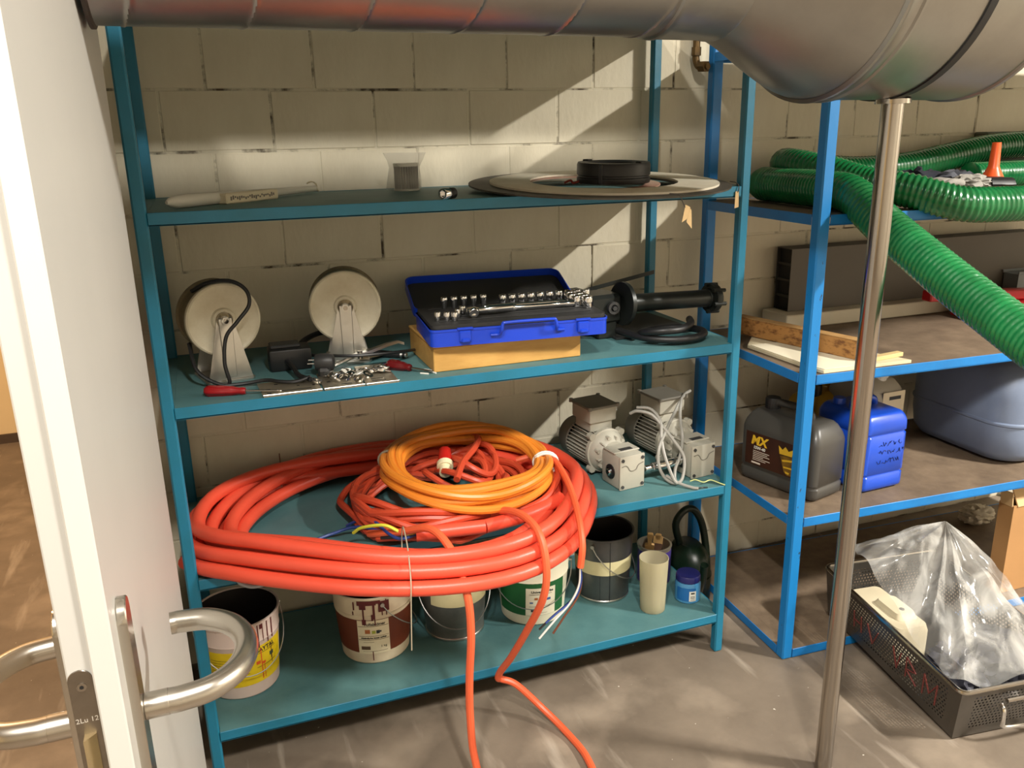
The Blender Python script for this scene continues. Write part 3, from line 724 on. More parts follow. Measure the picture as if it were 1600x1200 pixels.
for k, (x, y) in enumerate(((.415, .175), (.436, .150), (.410, .138), (.438, .118), (.413, .105), (.436, .085))):
    lab = f'{ORD[k]} large chrome socket from the back, right end of the blue case'
    if f0 is None: f0 = socket_thing(lab, x, y, .0135, .030, 'large sockets at the right end of the case')
    else: dup(f0, MC @ Vector((x, y, CH + .0104)), label=lab)
f0 = None
for k, (x, y) in enumerate(((.030, .060), (.052, .052), (.070, .045), (.086, .080), (.104, .110))):
    lab = f'{ORD[k]} little chrome socket from the left, left end of the blue case'
    if f0 is None: f0 = socket_thing(lab, x, y, .0085, .022, 'little sockets at the left end of the case')
    else: dup(f0, MC @ Vector((x, y, CH + .0104)), label=lab)
t = thing('ratchet', 'chrome ratchet with round head lying in the blue case', 'ratchet', MC @ Vector((.12, .08, CH + .0126)), cang)
b = B(); cyl(b, (0, -.02, .006), (0, -.02, .024), .0165, n=22, bev=.002); obj('ratchet_head', b, CHROME, t)
b = B(); cyl(b, (0, -.0365, .013), (0, -.028, .016), .0125, n=18, bev=.001); obj('knob', b, CHROME, t)
b = B(); lathe(b, [(.007, .0), (.0075, .03), (.010, .035), (.0105, .085), (.010, .10), (.006, .103)], 16, Tm(.012, .0, .013) @ Rz(.12) @ Ry(PI / 2)); obj('grip', b, CHROME, t)
t = thing('extension_bar', 'long chrome extension bar lying along the middle of the blue case', 'bar', MC @ Vector((.30, .10, CH + .0126)), cang)
b = B(); lathe(b, [(.0095, -.085), (.0095, -.06), (.006, -.055), (.006, .075), (.008, .078), (.008, .10), (.005, .102)], 16, Tm(0, -.005, .0105) @ Ry(PI / 2)); obj('shaft', b, CHROME, t)
t = thing('spanner_bar', 'thin chrome bar behind the extension bar in the blue case', 'bar', MC @ Vector((.28, .150, CH + .0126)), cang)
b = B(); lathe(b, [(.004, -.11), (.0055, -.10), (.0055, .12), (.004, .125)], 12, Tm(0, 0, .006) @ Ry(PI / 2)); obj('shaft', b, CHROME, t)
b = B(); box(b, (.13, 0, .006), (.02, .011, .011), .001); obj('square_drive', b, CHROME, t)

# black hydraulic cylinder with clamp, flat bar, base plate
BKM = mat('black_paint_metal', (26, 29, 28), .38, .3, rgb2=(38, 42, 38), vscale=10)
t = thing('pump_cylinder', 'black tube shaped pump with bolted end flange right of the blue case', 'pump', (1.30, .23, Z2))
A0, A1 = Vector((1.235, .20, 1.083)), Vector((1.568, .24, 1.066))
dd = (A1 - A0); MT = Tm(*A0) @ frame_to(dd).to_4x4(); L = dd.length
b = B(); lathe(b, [(.026, 0), (.026, L * .90), (.028, L * .905), (.028, L * .93), (.026, L * .935)], 28, MT); tb = obj('barrel', b, BKM, t, world=True)
b = B(); lathe(b, [(.030, L * .925), (.043, L * .93), (.044, L * .935), (.044, L * .985), (.040, L), (.0001, L)], 24, MT, caps=False)
for k in range(6):
    a = k * PI / 3 + .3; cyl(b, MT @ Vector((.040 * math.cos(a), .040 * math.sin(a), L * .90)), MT @ Vector((.040 * math.cos(a), .040 * math.sin(a), L * 1.03)), .0065, n=6)
obj('end_flange', b, BKM, t, world=True)
b = B(); lathe(b, [(.024, -.006), (.062, -.006), (.062, .006), (.024, .006)], 30, MT, caps=False, closed=True); obj('front_flange', b, BKM, t, world=True)
b = B(); box(b, (0, 0, 0), (.11, .10, .085), .01, Tm(1.170, .235, 1.072) @ Rz(.12)); box(b, (0, 0, 0), (.05, .07, .05), .008, Tm(1.125, .28, 1.095) @ Rz(.12)); obj('housing', b, BKM, t, world=True)
b = B(); lathe(b, [(.010, 0), (.018, 0), (.018, .012), (.010, .012)], 20, Tm(1.195, .185, 1.078) @ Rx(PI / 2), caps=False, closed=True); cyl(b, (1.195, .19, 1.078), (1.195, .168, 1.078), .007, n=6); obj('port_ring', b, DKGREY, t, world=True)
b = B(); b2(b, (1.155, .195, Z2 + .0005), (1.215, .275, 1.04), .004); obj('foot', b, BKM, t, world=True)
t = thing('flat_bar', 'black flat steel bar leaning up behind the pump to the rear post', 'bar', (1.12, .40, Z2))
b = B(); loft(b, [[(x, y - .014, z - .005), (x, y + .014, z - .012), (x, y + .014, z), (x, y - .014, z + .008)] for x, y, z in ((1.090, .40, 1.072), (1.462, .44, 1.124))]); obj('bar', b, BKM, t, world=True)
b = B(); b2(b, (1.105, .39, Z2 + .0005), (1.135, .42, 1.066), .003); obj('prop', b, BKM, t, world=True)
b = B(); prism(b, [(1.20, .17), (1.47, .17), (1.455, .45), (1.30, .45), (1.20, .30)], .006, Tm(0, 0, Z2 + .0004), .001)
tag(obj('rubber_mat', b, mat('rubber_sheet', (30, 33, 33), .6)), 'flat black rubber sheet under the pump on the second shelf', 'mat')
# black hose loop
t = thing('rubber_hose', 'loop of thick black rubber hose at the right front of the second shelf', 'hose', (1.34, .13, Z2))
b = B()
P = [(1.215, .235, Z2 + .022), (1.225, .16, Z2 + .021), (1.26, .085, Z2 + .018), (1.315, .045, Z2 + .0175), (1.375, .040, Z2 + .0185), (1.425, .070, Z2 + .020), (1.440, .120, Z2 + .0185), (1.415, .165, Z2 + .0175), (1.365, .185, Z2 + .0175),
     (1.305, .175, Z2 + .018), (1.262, .140, Z2 + .022), (1.250, .095, Z2 + .035), (1.285, .055, Z2 + .043), (1.34, .055, Z2 + .043), (1.395, .095, Z2 + .046), (1.435, .165, Z2 + .041)]
tube(b, spline(P, 8), .0105, 12); obj('hose', b, BLACK, t, world=True)
# ================================================================== THIRD SHELF: CABLES AND MOTORS
REDC = mat('cable_red', (228, 82, 58), .38, var=.08, vscale=14, bump=.05, bscale=200)
ORC = mat('cable_thin_red', (196, 72, 44), .42, var=.12, vscale=14)
YEC = mat('cable_orange', (226, 134, 44), .38, var=.08, vscale=14)
def coil_path(cx, cy, n_turns, slots, shape, step=64, seed=0, wob=.004):
    """slots: per turn (radial offset index, layer); shape(t, ro, layer) -> point"""
    R = random.Random(seed); ph = [(R.uniform(0, 6.28), R.uniform(0, 6.28), R.uniform(.6, 1.4)) for _ in range(n_turns + 2)]
    out = []
    for i in range(n_turns * step + 1):
        u = i / step; k = int(u); f = u - k; k2 = min(k + 1, n_turns - 1); k = min(k, n_turns - 1)
        s = 0 if f < .78 else (f - .78) / .22; s = s * s * (3 - 2 * s)
        ro = slots[k][0] * (1 - s) + slots[k2][0] * s; la = slots[k][1] * (1 - s) + slots[k2][1] * s
        t_ = 2 * PI * f
        w1 = math.sin(2 * t_ + ph[k][0]) * ph[k][2] * (1 - s) + math.sin(2 * t_ + ph[k2][0]) * ph[k2][2] * s
        w2 = math.sin(3 * t_ + ph[k][1]) * (1 - s) + math.sin(3 * t_ + ph[k2][1]) * s
        out.append(shape(t_, ro + w1 * wob * 14, la, w2 * wob))
    return out
RR = .0178
def red_shape(t_, ro, la, wz):
    a = t_ + PI * .9
    c, s = math.cos(a), math.sin(a)
    left = max(0, -c); rear = max(0, s); front = max(0, -s)
    sp = RR * 2.0 * (1.0 + .30 * left + .10 * max(0, c) - .15 * rear)
    A = .548 - ro * sp; Bq = .385 - ro * sp
    x = .535 + A * c; y = .118 + Bq * (1.06 if s > 0 else 1.0) * s
    if s < 0:
        y = .118 + (Bq - .012) * s * (1 - .38 * (1 + s)) - .14 * front * front * c
    y = min(y, .535 - RR - .004)
    z = Z3 + RR + .001 + la * RR * 1.75 + wz + .006
    if s > 0: z += .018 * rear * (1 + .4 * la)
    if y < -.03: z -= min(.016, (-.03 - y) * .10)
    return Vector((x, y, z))
slots = [(0, 0), (1.05, 0), (2.1, 0), (3.1, 0.05), (.5, 1), (1.6, 1), (2.7, 1.0), (1.05, 2)]
P = coil_path(0, 0, 8, slots, red_shape, 72, 3, .0030)
t = thing('thick_cable_coil', 'big oval coil of thick red power cable filling the third shelf', 'cable', (.535, .118, Z3))
b = B(); tube(b, P[6:-18], RR, 12); obj('cable', b, REDC, t, world=True)
# stripped ends
WB = mat('wire_blue', (38, 62, 128), .4); WY = mat('wire_yellow_green', (206, 206, 60), .4); WK = mat('wire_black', (20, 20, 22), .4); WW = mat('wire_white', (214, 210, 204), .4); WBR = mat('wire_brown', (110, 60, 40), .4)
b = B(); e0 = Vector((.540, -.062, Z3 + .052)); cyl(b, e0 + Vector((.17, -.030, .004)), e0, RR, n=12); tube(b, spline([e0 + Vector((.17, -.030, .004)), e0 + Vector((.30, -.02, .012)), e0 + Vector((.40, .03, .016))], 6), RR, 12); obj('cable_end', b, REDC, t, world=True)
for m_, pts in ((WY, [e0, e0 + Vector((-.03, .008, .004)), (.47, -.03, Z3 + .075), (.42, .01, Z3 + .060), (.40, .03, Z3 + .04)]),
                (WB, [e0, e0 + Vector((-.04, .004, -.006)), (.475, -.015, Z3 + .05), (.455, .05, Z3 + .055), (.425, .115, Z3 + .03), (.40, .14, Z3 + .01)]),
                (WB, [e0, (.49, -.02, Z3 + .045), (.42, .08, Z3 + .03), (.36, .10, Z3 + .014), (.31, .095, Z3 + .006)]),
                (WK, [e0, (.50, -.045, Z3 + .046), (.46, -.02, Z3 + .038)])):
    b = B(); tube(b, spline(pts, 6), .0042, 7); obj('wire', b, m_, t, world=True)
# other end poking out at the left front
b = B(); tube(b, spline([(.205, -.015, Z3 + .006), (.17, -.012, Z3 + .004), (.14, -.008, Z3 + .0045), (.115, -.004, Z3 + .006)], 5), .0042, 7); obj('wire', b, WY, t, world=True)
# ties round the bundle
TIE = mat('tie_natural', (160, 150, 128), .5)
def band(pts, wdt, m_, name='cable_tie', parent=None):
    b_ = B(); tube(b_, spline(pts, 6, closed=True), wdt, 6, closed=True); return obj(name, b_, m_, parent, world=True)
band([(.500, -.100, Z3 + .098), (.490, -.19, Z3 + .090), (.478, -.262, Z3 + .050), (.474, -.272, Z3 + .010), (.476, -.25, Z3 - .004), (.486, -.16, Z3 - .006), (.498, -.085, Z3 + .03)], .0016, TIE, parent=t)
band([(.265, .44, Z3 + .125), (.262, .39, Z3 + .105), (.258, .36, Z3 + .05), (.262, .40, Z3 + .018), (.268, .50, Z3 + .024), (.27, .522, Z3 + .08)], .0016, mat('tie_brown', (112, 66, 46), .5), parent=t)
b = B(); tube(b, [(.474, -.275, Z3 + .02), (.471, -.276, Z3 - .04), (.468, -.274, Z3 - .125)], .0015, 6); obj('tie_tail', b, TIE, t, world=True)

# thin red cable pile
r2 = .0098
def pile_shape(seed):
    R = random.Random(seed)
    def f(t_, ro, la, wz):
        a = t_ + PI * 1.2; c, s = math.cos(a), math.sin(a)
        A = .275 - ro * r2 * 1.5; Bq = .245 - ro * r2 * 1.4
        tilt = .030 * s * 0
        return Vector((.660 + A * c + .02 * math.sin(2 * a + ro), .172 + Bq * s + .012 * math.sin(3 * a + la), Z3 + r2 + .003 + la * r2 * 1.5 + abs(wz) * 2.2 + tilt))
    return f
slots = []
for la in range(4):
    for j in range(4): slots.append((j * 1.35 + (la % 2) * .6 + rnd.uniform(-.2, .2) + la * .8, la * 1.3))
slots = slots[:14]
Pp = coil_path(0, 0, 14, slots, pile_shape(4), 56, 11, .010)
t = thing('thin_cable_coil', 'messy coil of thin dull red cable lying inside the thick red coil', 'cable', (.66, .185, Z3))
b = B(); tube(b, Pp, r2, 8); obj('cable', b, ORC, t, world=True)
# inner loops seen through the orange coil
b = B()
for (cx, cy, rx, ry, z, ph) in ((.755, .235, .072, .105, .085, 0), (.79, .25, .060, .095, .100, .6), (.725, .22, .085, .09, .075, 1.1)):
    tube(b, [(cx + rx * math.cos(a), cy + ry * math.sin(a), Z3 + z + .018 * math.sin(2 * a + ph)) for a in [2 * PI * k / 40 for k in range(40)]], r2 * .95, 8, closed=True)
obj('inner_loop', b, ORC, t, world=True)
b = B(); tube(b, spline([(.70, .12, Z3 + .10), (.74, .19, Z3 + .118), (.80, .27, Z3 + .125), (.83, .33, Z3 + .13), (.82, .37, Z3 + .12)], 8), r2, 8); obj('inner_loop', b, ORC, t, world=True)
# connector with white collar
b = B(); pa, pb = Vector((.690, .200, Z3 + .088)), Vector((.715, .285, Z3 + .125))
cyl(b, pa + (pb - pa) * .45, pb, .021, .017, n=18, bev=.002); obj('connector_body', b, mat('connector_red', (176, 30, 22), .35), t, world=True)
b = B(); cyl(b, pa, pa + (pb - pa) * .30, .0165, n=18, bev=.001); cyl(b, pa + (pb - pa) * .26, pa + (pb - pa) * .44, .0235, n=22, bev=.002); obj('connector_collar', b, mat('connector_cream', (216, 206, 168), .4), t, world=True)
# hanging lead looping down to the floor and back
lead = [(.44, .035, Z3 + .028), (.50, -.04, Z3 + .055), (.56, -.14, Z3 + .098), (.592, -.225, Z3 + .062), (.606, -.268, Z3 - .02), (.610, -.272, Z3 - .12), (.606, -.258, Z3 - .25), (.606, -.252, Z3 - .36), (.610, -.262, Z3 - .47),
        (.628, -.300, Z3 - .536), (.70, -.42, Z3 - .5475), (.80, -.455, Z3 - .549), (.880, -.395, Z3 - .549), (.905, -.285, Z3 - .549), (.895, -.180, Z3 - .548), (.855, -.098, Z3 - .515), (.800, -.050, Z3 - .460), (.765, -.030, Z3 - .446), (.752, -.034, Z3 - .436),
        (.754, -.050, Z3 - .405), (.765, -.105, Z3 - .33), (.780, -.190, Z3 - .20), (.796, -.262, Z3 - .07), (.802, -.268, Z3 + .02), (.800, -.225, Z3 + .085), (.785, -.15, Z3 + .100), (.760, -.08, Z3 + .085), (.73, -.02, Z3 + .05)]
b = B(); tube(b, spline(lead, 8), .0095, 10); obj('hanging_lead', b, mat('cable_lead', (222, 96, 58), .4), t, world=True, label='loose cable end looping down to the floor')
lead2 = [(.775, -.03, Z3 + .075), (.83, -.06, Z3 + .072), (.90, -.04, Z3 + .085), (.955, .02, Z3 + .105), (.975, .085, Z3 + .115), (.965, .13, Z3 + .110), (.945, .15, Z3 + .108)]
b = B(); tube(b, spline(lead2, 8), .0085, 8); obj('loose_strand', b, ORC, t, world=True)
lead3 = [(.90, .19, Z3 + .100), (.945, .165, Z3 + .115), (.972, .10, Z3 + .128), (.965, .0, Z3 + .118), (.945, -.10, Z3 + .105), (.925, -.185, Z3 + .075), (.912, -.232, Z3 + .03), (.905, -.236, Z3 - .025)]
b = B(); tube(b, spline(lead3, 8), .0085, 8); obj('loose_strand', b, mat('cable_lead', (222, 96, 58)), t, world=True)
q = Vector(lead3[-1])
for m_, pts in ((WW, [q, q + Vector((-.004, .0, -.05)), q + Vector((-.03, -.005, -.09)), q + Vector((-.075, -.012, -.125)), q + Vector((-.115, -.012, -.165))]), (WB, [q, q + Vector((.002, 0, -.04)), q + Vector((-.016, -.002, -.08)), q + Vector((-.07, -.006, -.112)), q + Vector((-.095, -.006, -.13))]),
                (WBR, [q, q + Vector((.003, .002, -.05)), q + Vector((-.01, 0, -.085)), q + Vector((-.045, -.004, -.125)), q + Vector((-.075, -.004, -.165))]), (WK, [q, q + Vector((.0, .003, -.05)), q + Vector((-.022, .002, -.086)), q + Vector((-.075, 0, -.12)), q + Vector((-.11, 0, -.148))])):
    b = B(); tube(b, spline(pts, 6), .0026, 6); obj('wire', b, m_, t, world=True)

# orange coil on top
r3 = .0112
OC = Vector((.748, .168, Z3 + .123)); OM = Tm(*OC) @ Rx(.035) @ Ry(.02)
def or_shape(t_, ro, la, wz):
    a = t_ + .35; c, s = math.cos(a), math.sin(a)
    A = .232 - ro * r3 * 1.7; Bq = .243 - ro * r3 * 1.7
    pinch = max(abs(math.cos((a - .25) / 1)) ** 10, 0)
    return OM @ Vector((A * c, Bq * s, (la - 1) * r3 * 1.55 * (1 - .25 * pinch) + wz * 1.8))
slots = [(0, 0), (1, 0), (2, .1), (.4, 1), (1.4, 1.1), (2.5, 1.0), (.1, 2), (1.1, 2.1), (2.0, 2)]
P = coil_path(0, 0, 9, slots, or_shape, 60, 21, .0042)
t = thing('orange_cable_coil', 'round coil of orange cable with ties on top of the red cables', 'cable', OC)
b = B(); tube(b, P, r3, 10); obj('cable', b, YEC, t, world=True)
def tie_ring(ang, m_, rot, name='cable_tie'):
    b_ = B(); c_ = Vector((.215 * math.cos(ang), .225 * math.sin(ang), 0))
    pts = []
    ux = Vector((math.cos(ang), math.sin(ang), 0)); uz = Vector((0, 0, 1))
    for k_ in range(20):
        a_ = 2 * PI * k_ / 20; pts.append(OM @ (c_ + ux * .034 * math.cos(a_) + uz * .029 * math.sin(a_)))
    tube(b_, pts, .0036, 6, closed=True); return obj(name, b_, m_, t, world=True)
tie_ring(-.26, WHITEP, 0); tie_ring(-.32, WHITEP, 0); tie_ring(2.75, mat('tie_grey', (140, 132, 112), .5), 0)

# grey cable stub under the shelf edge
b = B(); tube(b, spline([(.112, -.012, Z3 - .006), (.122, -.018, Z3 - .018), (.145, -.020, Z3 - .029), (.175, -.020, Z3 - .028), (.196, -.014, Z3 - .012), (.203, -.008, Z3 + .004), (.206, .012, Z3 + .0075)], 6), .0048, 8)
tag(obj('cord_stub', b, mat('cord_grey', (150, 152, 156), .4)), 'short grey cord bent over the front rail at the lower left', 'cord')

# ------------------------------------------------------------------ geared motors
MG = mat('motor_grey_paint', (172, 168, 154), .45, var=.1, vscale=14)
MGD = mat('motor_dark_fins', (118, 114, 104), .5, var=.15, vscale=20)
def motor(label, loc, yaw, shaft_len, twist=0.0):
    t_ = thing('geared_motor', label, 'motor', loc, yaw, 'grey geared motors on the third shelf')
    ax = .062         # axle height ; front is -y
    b_ = B(); box(b_, (0, .050, .0525), (.084, .092, .104), .008, None, 2); gb = obj('gearbox', b_, MG, t_)
    b_ = B(); box(b_, (0, .0005, .0525), (.086, .008, .104), .004, None, 2); cv = obj('cover_plate', b_, MG, t_)
    for sx in (-1, 1):
        for sz in (.012, .093):
            b_ = B(); cyl(b_, (sx * .034, -.0035, sz), (sx * .034, -.0065, sz), .005, n=10); obj('cover_screw', b_, DKGREY, cv)
    b_ = B()
    tube(b_, spline([(-.037, -.0042, .074), (-.024, -.0042, .076), (-.016, -.0042, .070), (-.010, -.0042, .060), (0, -.0042, .056), (.012, -.0042, .060), (.020, -.0042, .072), (.037, -.0042, .078)], 5), .0013, 5); obj('cover_groove', b_, MGD, cv)
    b_ = B(); box(b_, (0, .055, .1065), (.088, .060, .006), .002); gt = obj('gearbox_top', b_, MG, t_)
    b_ = B(); b2(b_, (-.018, .030, .1093), (.024, .048, .1101)); obj('name_plate', b_, DKGREY, gt)
    M2 = Tm(0, .096, ax + .012) @ Rx(-PI / 2)        # local z -> +y
    b_ = B(); lathe(b_, [(.040, 0), (.046, .006), (.054, .020), (.062, .028), (.064, .036)], 32, M2)
    for k_ in range(6):
        a_ = k_ * PI / 3 + .3; cyl(b_, M2 @ Vector((.050 * math.cos(a_), .050 * math.sin(a_), .004)), M2 @ Vector((.050 * math.cos(a_), .050 * math.sin(a_), .030)), .006, n=8)
        box(b_, (.042, 0, .014), (.022, .005, .026), .001, M2 @ Rz(a_ + .5))
    ad = obj('adapter', b_, MG, t_)
    b_ = B(); lathe(b_, [(.064, .034), (.0685, .036), (.0685, .048), (.066, .050)], 40, M2)
    for k_ in range(4):
        a_ = k_ * PI / 2 + PI / 4; cyl(b_, M2 @ Vector((.072 * math.cos(a_), .072 * math.sin(a_), .034)), M2 @ Vector((.072 * math.cos(a_), .072 * math.sin(a_), .054)), .011, n=12)
    obj('motor_flange', b_, MG, t_)
    b_ = B(); lathe(b_, [(.054, .050), (.054, .165)], 36, M2); bd = obj('motor_body', b_, MGD, t_)
    for k_ in range(36):
        a_ = 2 * PI * k_ / 36
        if abs(((a_ - PI * 1.5 + PI) % (2 * PI)) - PI) < .45: continue
        b_ = B(); box(b_, (.0595, 0, .108), (.0145, .0026, .112), .0006, M2 @ Rz(a_)); obj('cooling_fin', b_, MG, bd)
    b_ = B(); lathe(b_, [(.063, .163), (.0665, .166), (.0665, .205), (.058, .224), (.045, .229), (.0001, .229)], 36, M2, caps=False); obj('fan_cowl', b_, MGD, t_)
    # terminal box
    MTb = Tm(0, .205, ax + .012) @ Ry(twist)
    b_ = B(); box(b_, (0, 0, .072), (.078, .088, .038), .003, MTb); box(b_, (0, 0, .106), (.094, .104, .044), .004, MTb, 2); tb_ = obj('terminal_box', b_, MG, t_)
    b_ = B(); box(b_, (0, 0, .1315), (.106, .116, .008), .002, MTb)
    for sx in (-1, 1):
        for sy in (-1, 1): cyl(b_, MTb @ Vector((sx * .049, sy * .054, .127)), MTb @ Vector((sx * .049, sy * .054, .138)), .0065, n=10)
    obj('box_lid', b_, MGD, tb_)
    b_ = B(); cyl(b_, MTb @ Vector((.047, -.018, .104)), MTb @ Vector((.068, -.018, .104)), .0085, n=6); obj('cable_gland', b_, MG, tb_)
    # output shaft to the left
    b_ = B(); lathe(b_, [(.022, 0), (.022, .004), (.017, .006)], 24, Tm(-.041, .046, .046) @ Ry(-PI / 2)); obj('shaft_seal', b_, BLACK, t_)
    b_ = B(); lathe(b_, [(.0135, 0), (.0135, shaft_len * .45), (.0128, shaft_len * .46), (.0128, shaft_len * .8), (.009, shaft_len * .81), (.009, shaft_len), (.008, shaft_len + .001)], 20, Tm(-.041, .046, .046) @ Ry(-PI / 2)); obj('output_shaft', b_, CHROME, t_)
    # feet
    b_ = B()
    b2(b_, (-.045, .150, .0002), (.045, .172, .012), .002); obj('foot', b_, MGD, t_)
    return t_
motor('grey geared motor standing beside the cable coils, short shaft stub', (1.216, .088, Z3 + .0003), math.radians(7), .012, 0)
motor('grey geared motor beside the right post with long chrome shaft and cable', (1.450, .083, Z3 + .0003), math.radians(7), .135, 0)
GCORD = mat('cord_light_grey', (152, 150, 143), .45)
t = thing('motor_cable', 'light grey cable looped between the two geared motors', 'cable', (1.33, .14, Z3))
b = B()
P = [(1.505, .255, Z3 + .215), (1.468, .235, Z3 + .208), (1.41, .185, Z3 + .178), (1.345, .125, Z3 + .145), (1.31, .10, Z3 + .105), (1.305, .09, Z3 + .06), (1.32, .075, Z3 + .02), (1.345, .055, Z3 + .008), (1.372, .065, Z3 + .020), (1.385, .085, Z3 + .075), (1.36, .11, Z3 + .125),
     (1.335, .135, Z3 + .165), (1.315, .16, Z3 + .192), (1.285, .19, Z3 + .197), (1.272, .21, Z3 + .185)]
tube(b, spline(P, 8), .0048, 8); obj('cord', b, GCORD, t, world=True)
b = B()
P = [(1.455, .225, Z3 + .205), (1.42, .17, Z3 + .170), (1.40, .12, Z3 + .115), (1.378, .095, Z3 + .07), (1.362, .09, Z3 + .04), (1.352, .075, Z3 + .015), (1.345, .05, Z3 + .010), (1.333, .055, Z3 + .028), (1.322, .085, Z3 + .085), (1.326, .115, Z3 + .13), (1.335, .14, Z3 + .175), (1.318, .17, Z3 + .205), (1.288, .2, Z3 + .205)]
tube(b, spline(P, 8), .0046, 8); obj('cord', b, GCORD, t, world=True)
b = B(); tube(b, spline([(1.322, .075, Z3 + .028), (1.348, .045, Z3 + .012), (1.375, .015, Z3 + .0055), (1.388, .004, Z3 + .0055)], 6), .0046, 8); obj('cord', b, GCORD, t, world=True)
b = B(); tube(b, spline([(1.385, .045, Z3 + .012), (1.40, .04, Z3 + .016), (1.42, .028, Z3 + .010), (1.445, .03, Z3 + .012), (1.465, .010, Z3 + .006), (1.475, .0, Z3 + .003)], 6), .0018, 6); obj('wire', b, mat('wire_green_pale', (186, 190, 120), .5), t, world=True)
b = B(); tube(b, spline([(1.386, .006, Z3 + .005), (1.405, .01, Z3 + .003), (1.42, .006, Z3 + .0025)], 6), .0018, 6); obj('wire', b, WK, t, world=True)
# ================================================================== BOTTOM SHELF: BUCKETS
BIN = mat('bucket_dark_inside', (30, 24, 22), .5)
HOOPW = mat('wire_handle', (186, 184, 178), .35, 1.0)
def curved(bm_, r0, r1, h0, h1, z_):
    return bm_
def wrap(bm_, cx, cy, rfun, ang, lift=.0006):
    """flat x,y drawing (metres along the wall, height) onto a bucket wall around angle ang"""
    for v in bm_.verts:
        x, y, d_ = v.co
        r = rfun(y) + lift + d_
        a = ang + x / rfun(y)
        v.co = Vector((cx + r * math.cos(a), cy + r * math.sin(a), y))
    return bm_
def patch(cx, cy, rfun, ang, w_, z0, z1, lift=.0006, n=16, nz=4):
    b_ = B(); g = [[b_.verts.new((-w_ / 2 + w_ * i / n, z0 + (z1 - z0) * j / nz, 0)) for i in range(n + 1)] for j in range(nz + 1)]
    for j in range(nz):
        for i in range(n): b_.faces.new((g[j][i], g[j][i + 1], g[j + 1][i + 1], g[j + 1][i]))
    r_ = bmesh.ops.extrude_face_region(b_, geom=list(b_.faces))
    for e in r_['geom']:
        if isinstance(e, bmesh.types.BMVert): e.co.z -= .0004
    return wrap(b_, cx, cy, rfun, ang, lift)
def rect(b_, x, y, w_, h_):
    v = [b_.verts.new(p) for p in ((x, y, 0), (x + w_, y, 0), (x + w_, y + h_, 0), (x, y + h_, 0))]; b_.faces.new(v)
def rects(cx, cy, rfun, ang, L, lift=.0010):
    b_ = B()
    for (x, y, w_, h_) in L:
        n = max(1, int(w_ / .006))
        for i in range(n): rect(b_, x + w_ * i / n, y, w_ / n, h_)
    return wrap(b_, cx, cy, rfun, ang, lift)
def text_on(cx, cy, rfun, ang, s_, size, x, y, lift=.0010, align='CENTER', bold=0.0):
    b_ = textbm(s_, size, 0, align, bold=bold)
    bmesh.ops.translate(b_, vec=(x, y, 0), verts=b_.verts)
    return wrap(b_, cx, cy, rfun, ang, lift)
def bail(cx, cy, z, r, ang, drop, parent, m=HOOPW, wire=.0016):
    """wire handle hanging down on the side facing angle ang"""
    b_ = B(); pts = []
    for k in range(25):
        a = -PI / 2 + PI * k / 24
        sag = math.cos(a) ** .8 if math.cos(a) > 0 else 0
        pts.append((cx + (r + .008) * math.cos(ang + a), cy + (r + .008) * math.sin(ang + a), z - drop * sag))
    tube(b_, pts, wire, 6); h_ = obj('bail_handle', b_, m, parent, world=True)
    b_ = B()
    for s in (-1, 1):
        p = Vector((cx + (r - .001) * math.cos(ang + s * PI / 2), cy + (r - .001) * math.sin(ang + s * PI / 2), z)); q_ = Vector((cx + (r + .009) * math.cos(ang + s * PI / 2), cy + (r + .009) * math.sin(ang + s * PI / 2), z))
        cyl(b_, p, q_, .006, n=10)
        obj('handle_ear', b_, m, parent, world=True); b_ = B()
    b_.free()
    return h_
def bucket(name, label, cx, cy, rb, rt, h, m, inner, contents=None, ribs=(), seam=False):
    t_ = thing(name, label, 'bucket', (cx, cy, Z4), 0, None)
    rf = lambda z: rb + (rt - rb) * (z - Z4) / h
    prof = [(.0001, .0003), (rb - .004, .0003), (rb, .005)]
    for zz in ribs: prof += [(rf(Z4 + zz - .003), zz - .003), (rf(Z4 + zz) + .0018, zz), (rf(Z4 + zz + .003), zz + .003)]
    prof += [(rt, h - .006), (rt + .0025, h - .004), (rt + .0025, h), (rt - .001, h + .001), (rt - .004, h - .002)]
    b_ = B(); lathe(b_, prof, 56, Tm(cx, cy, Z4), caps=False); obj('bucket_wall', b_, m, t_, world=True)
    b_ = B(); lathe(b_, [(rt - .0042, h - .002), (rb - .002, .008), (.0001, .007)], 48, Tm(cx, cy, Z4), caps=False); obj('bucket_inside', b_, inner, t_, world=True)
    return t_, rf
FA = lambda cx, cy: math.atan2(-1.9126 - cy, .1313 - cx)     # angle of the side that faces the doorway
# --- yellow label
BW = mat('bucket_white_stained', (206, 186, 176), .5, rgb2=(110, 40, 40), vscale=15, thresh=(.30, .36))
t, rf = bucket('paint_bucket', 'paint splashed white bucket with yellow label behind the door handle', .099, .207, .093, .110, .222, BW, BIN, ribs=(.165,))
cx, cy = .099, .207; fa = FA(cx, cy)
YL = mat('label_yellow', (226, 200, 20), .5, rgb2=(206, 172, 14), vscale=10)
o = obj('label', patch(cx, cy, rf, fa, .26, Z4 + .040, Z4 + .150), YL, t, world=True, label='yellow printed label')
INK = mat('ink_black', (26, 24, 22), .7); INKR = mat('drip_dark_red', (88, 20, 20), .5); INKO = mat('ink_orange', (204, 84, 22), .6); INKG = mat('ink_olive', (96, 92, 20), .6); INKD = mat('ink_green', (40, 66, 44), .6)
obj('lettering', text_on(cx, cy, rf, fa, 'SAYTAL', .017, .066, Z4 + .132, bold=.0005), INK, o, world=True, smooth=0)
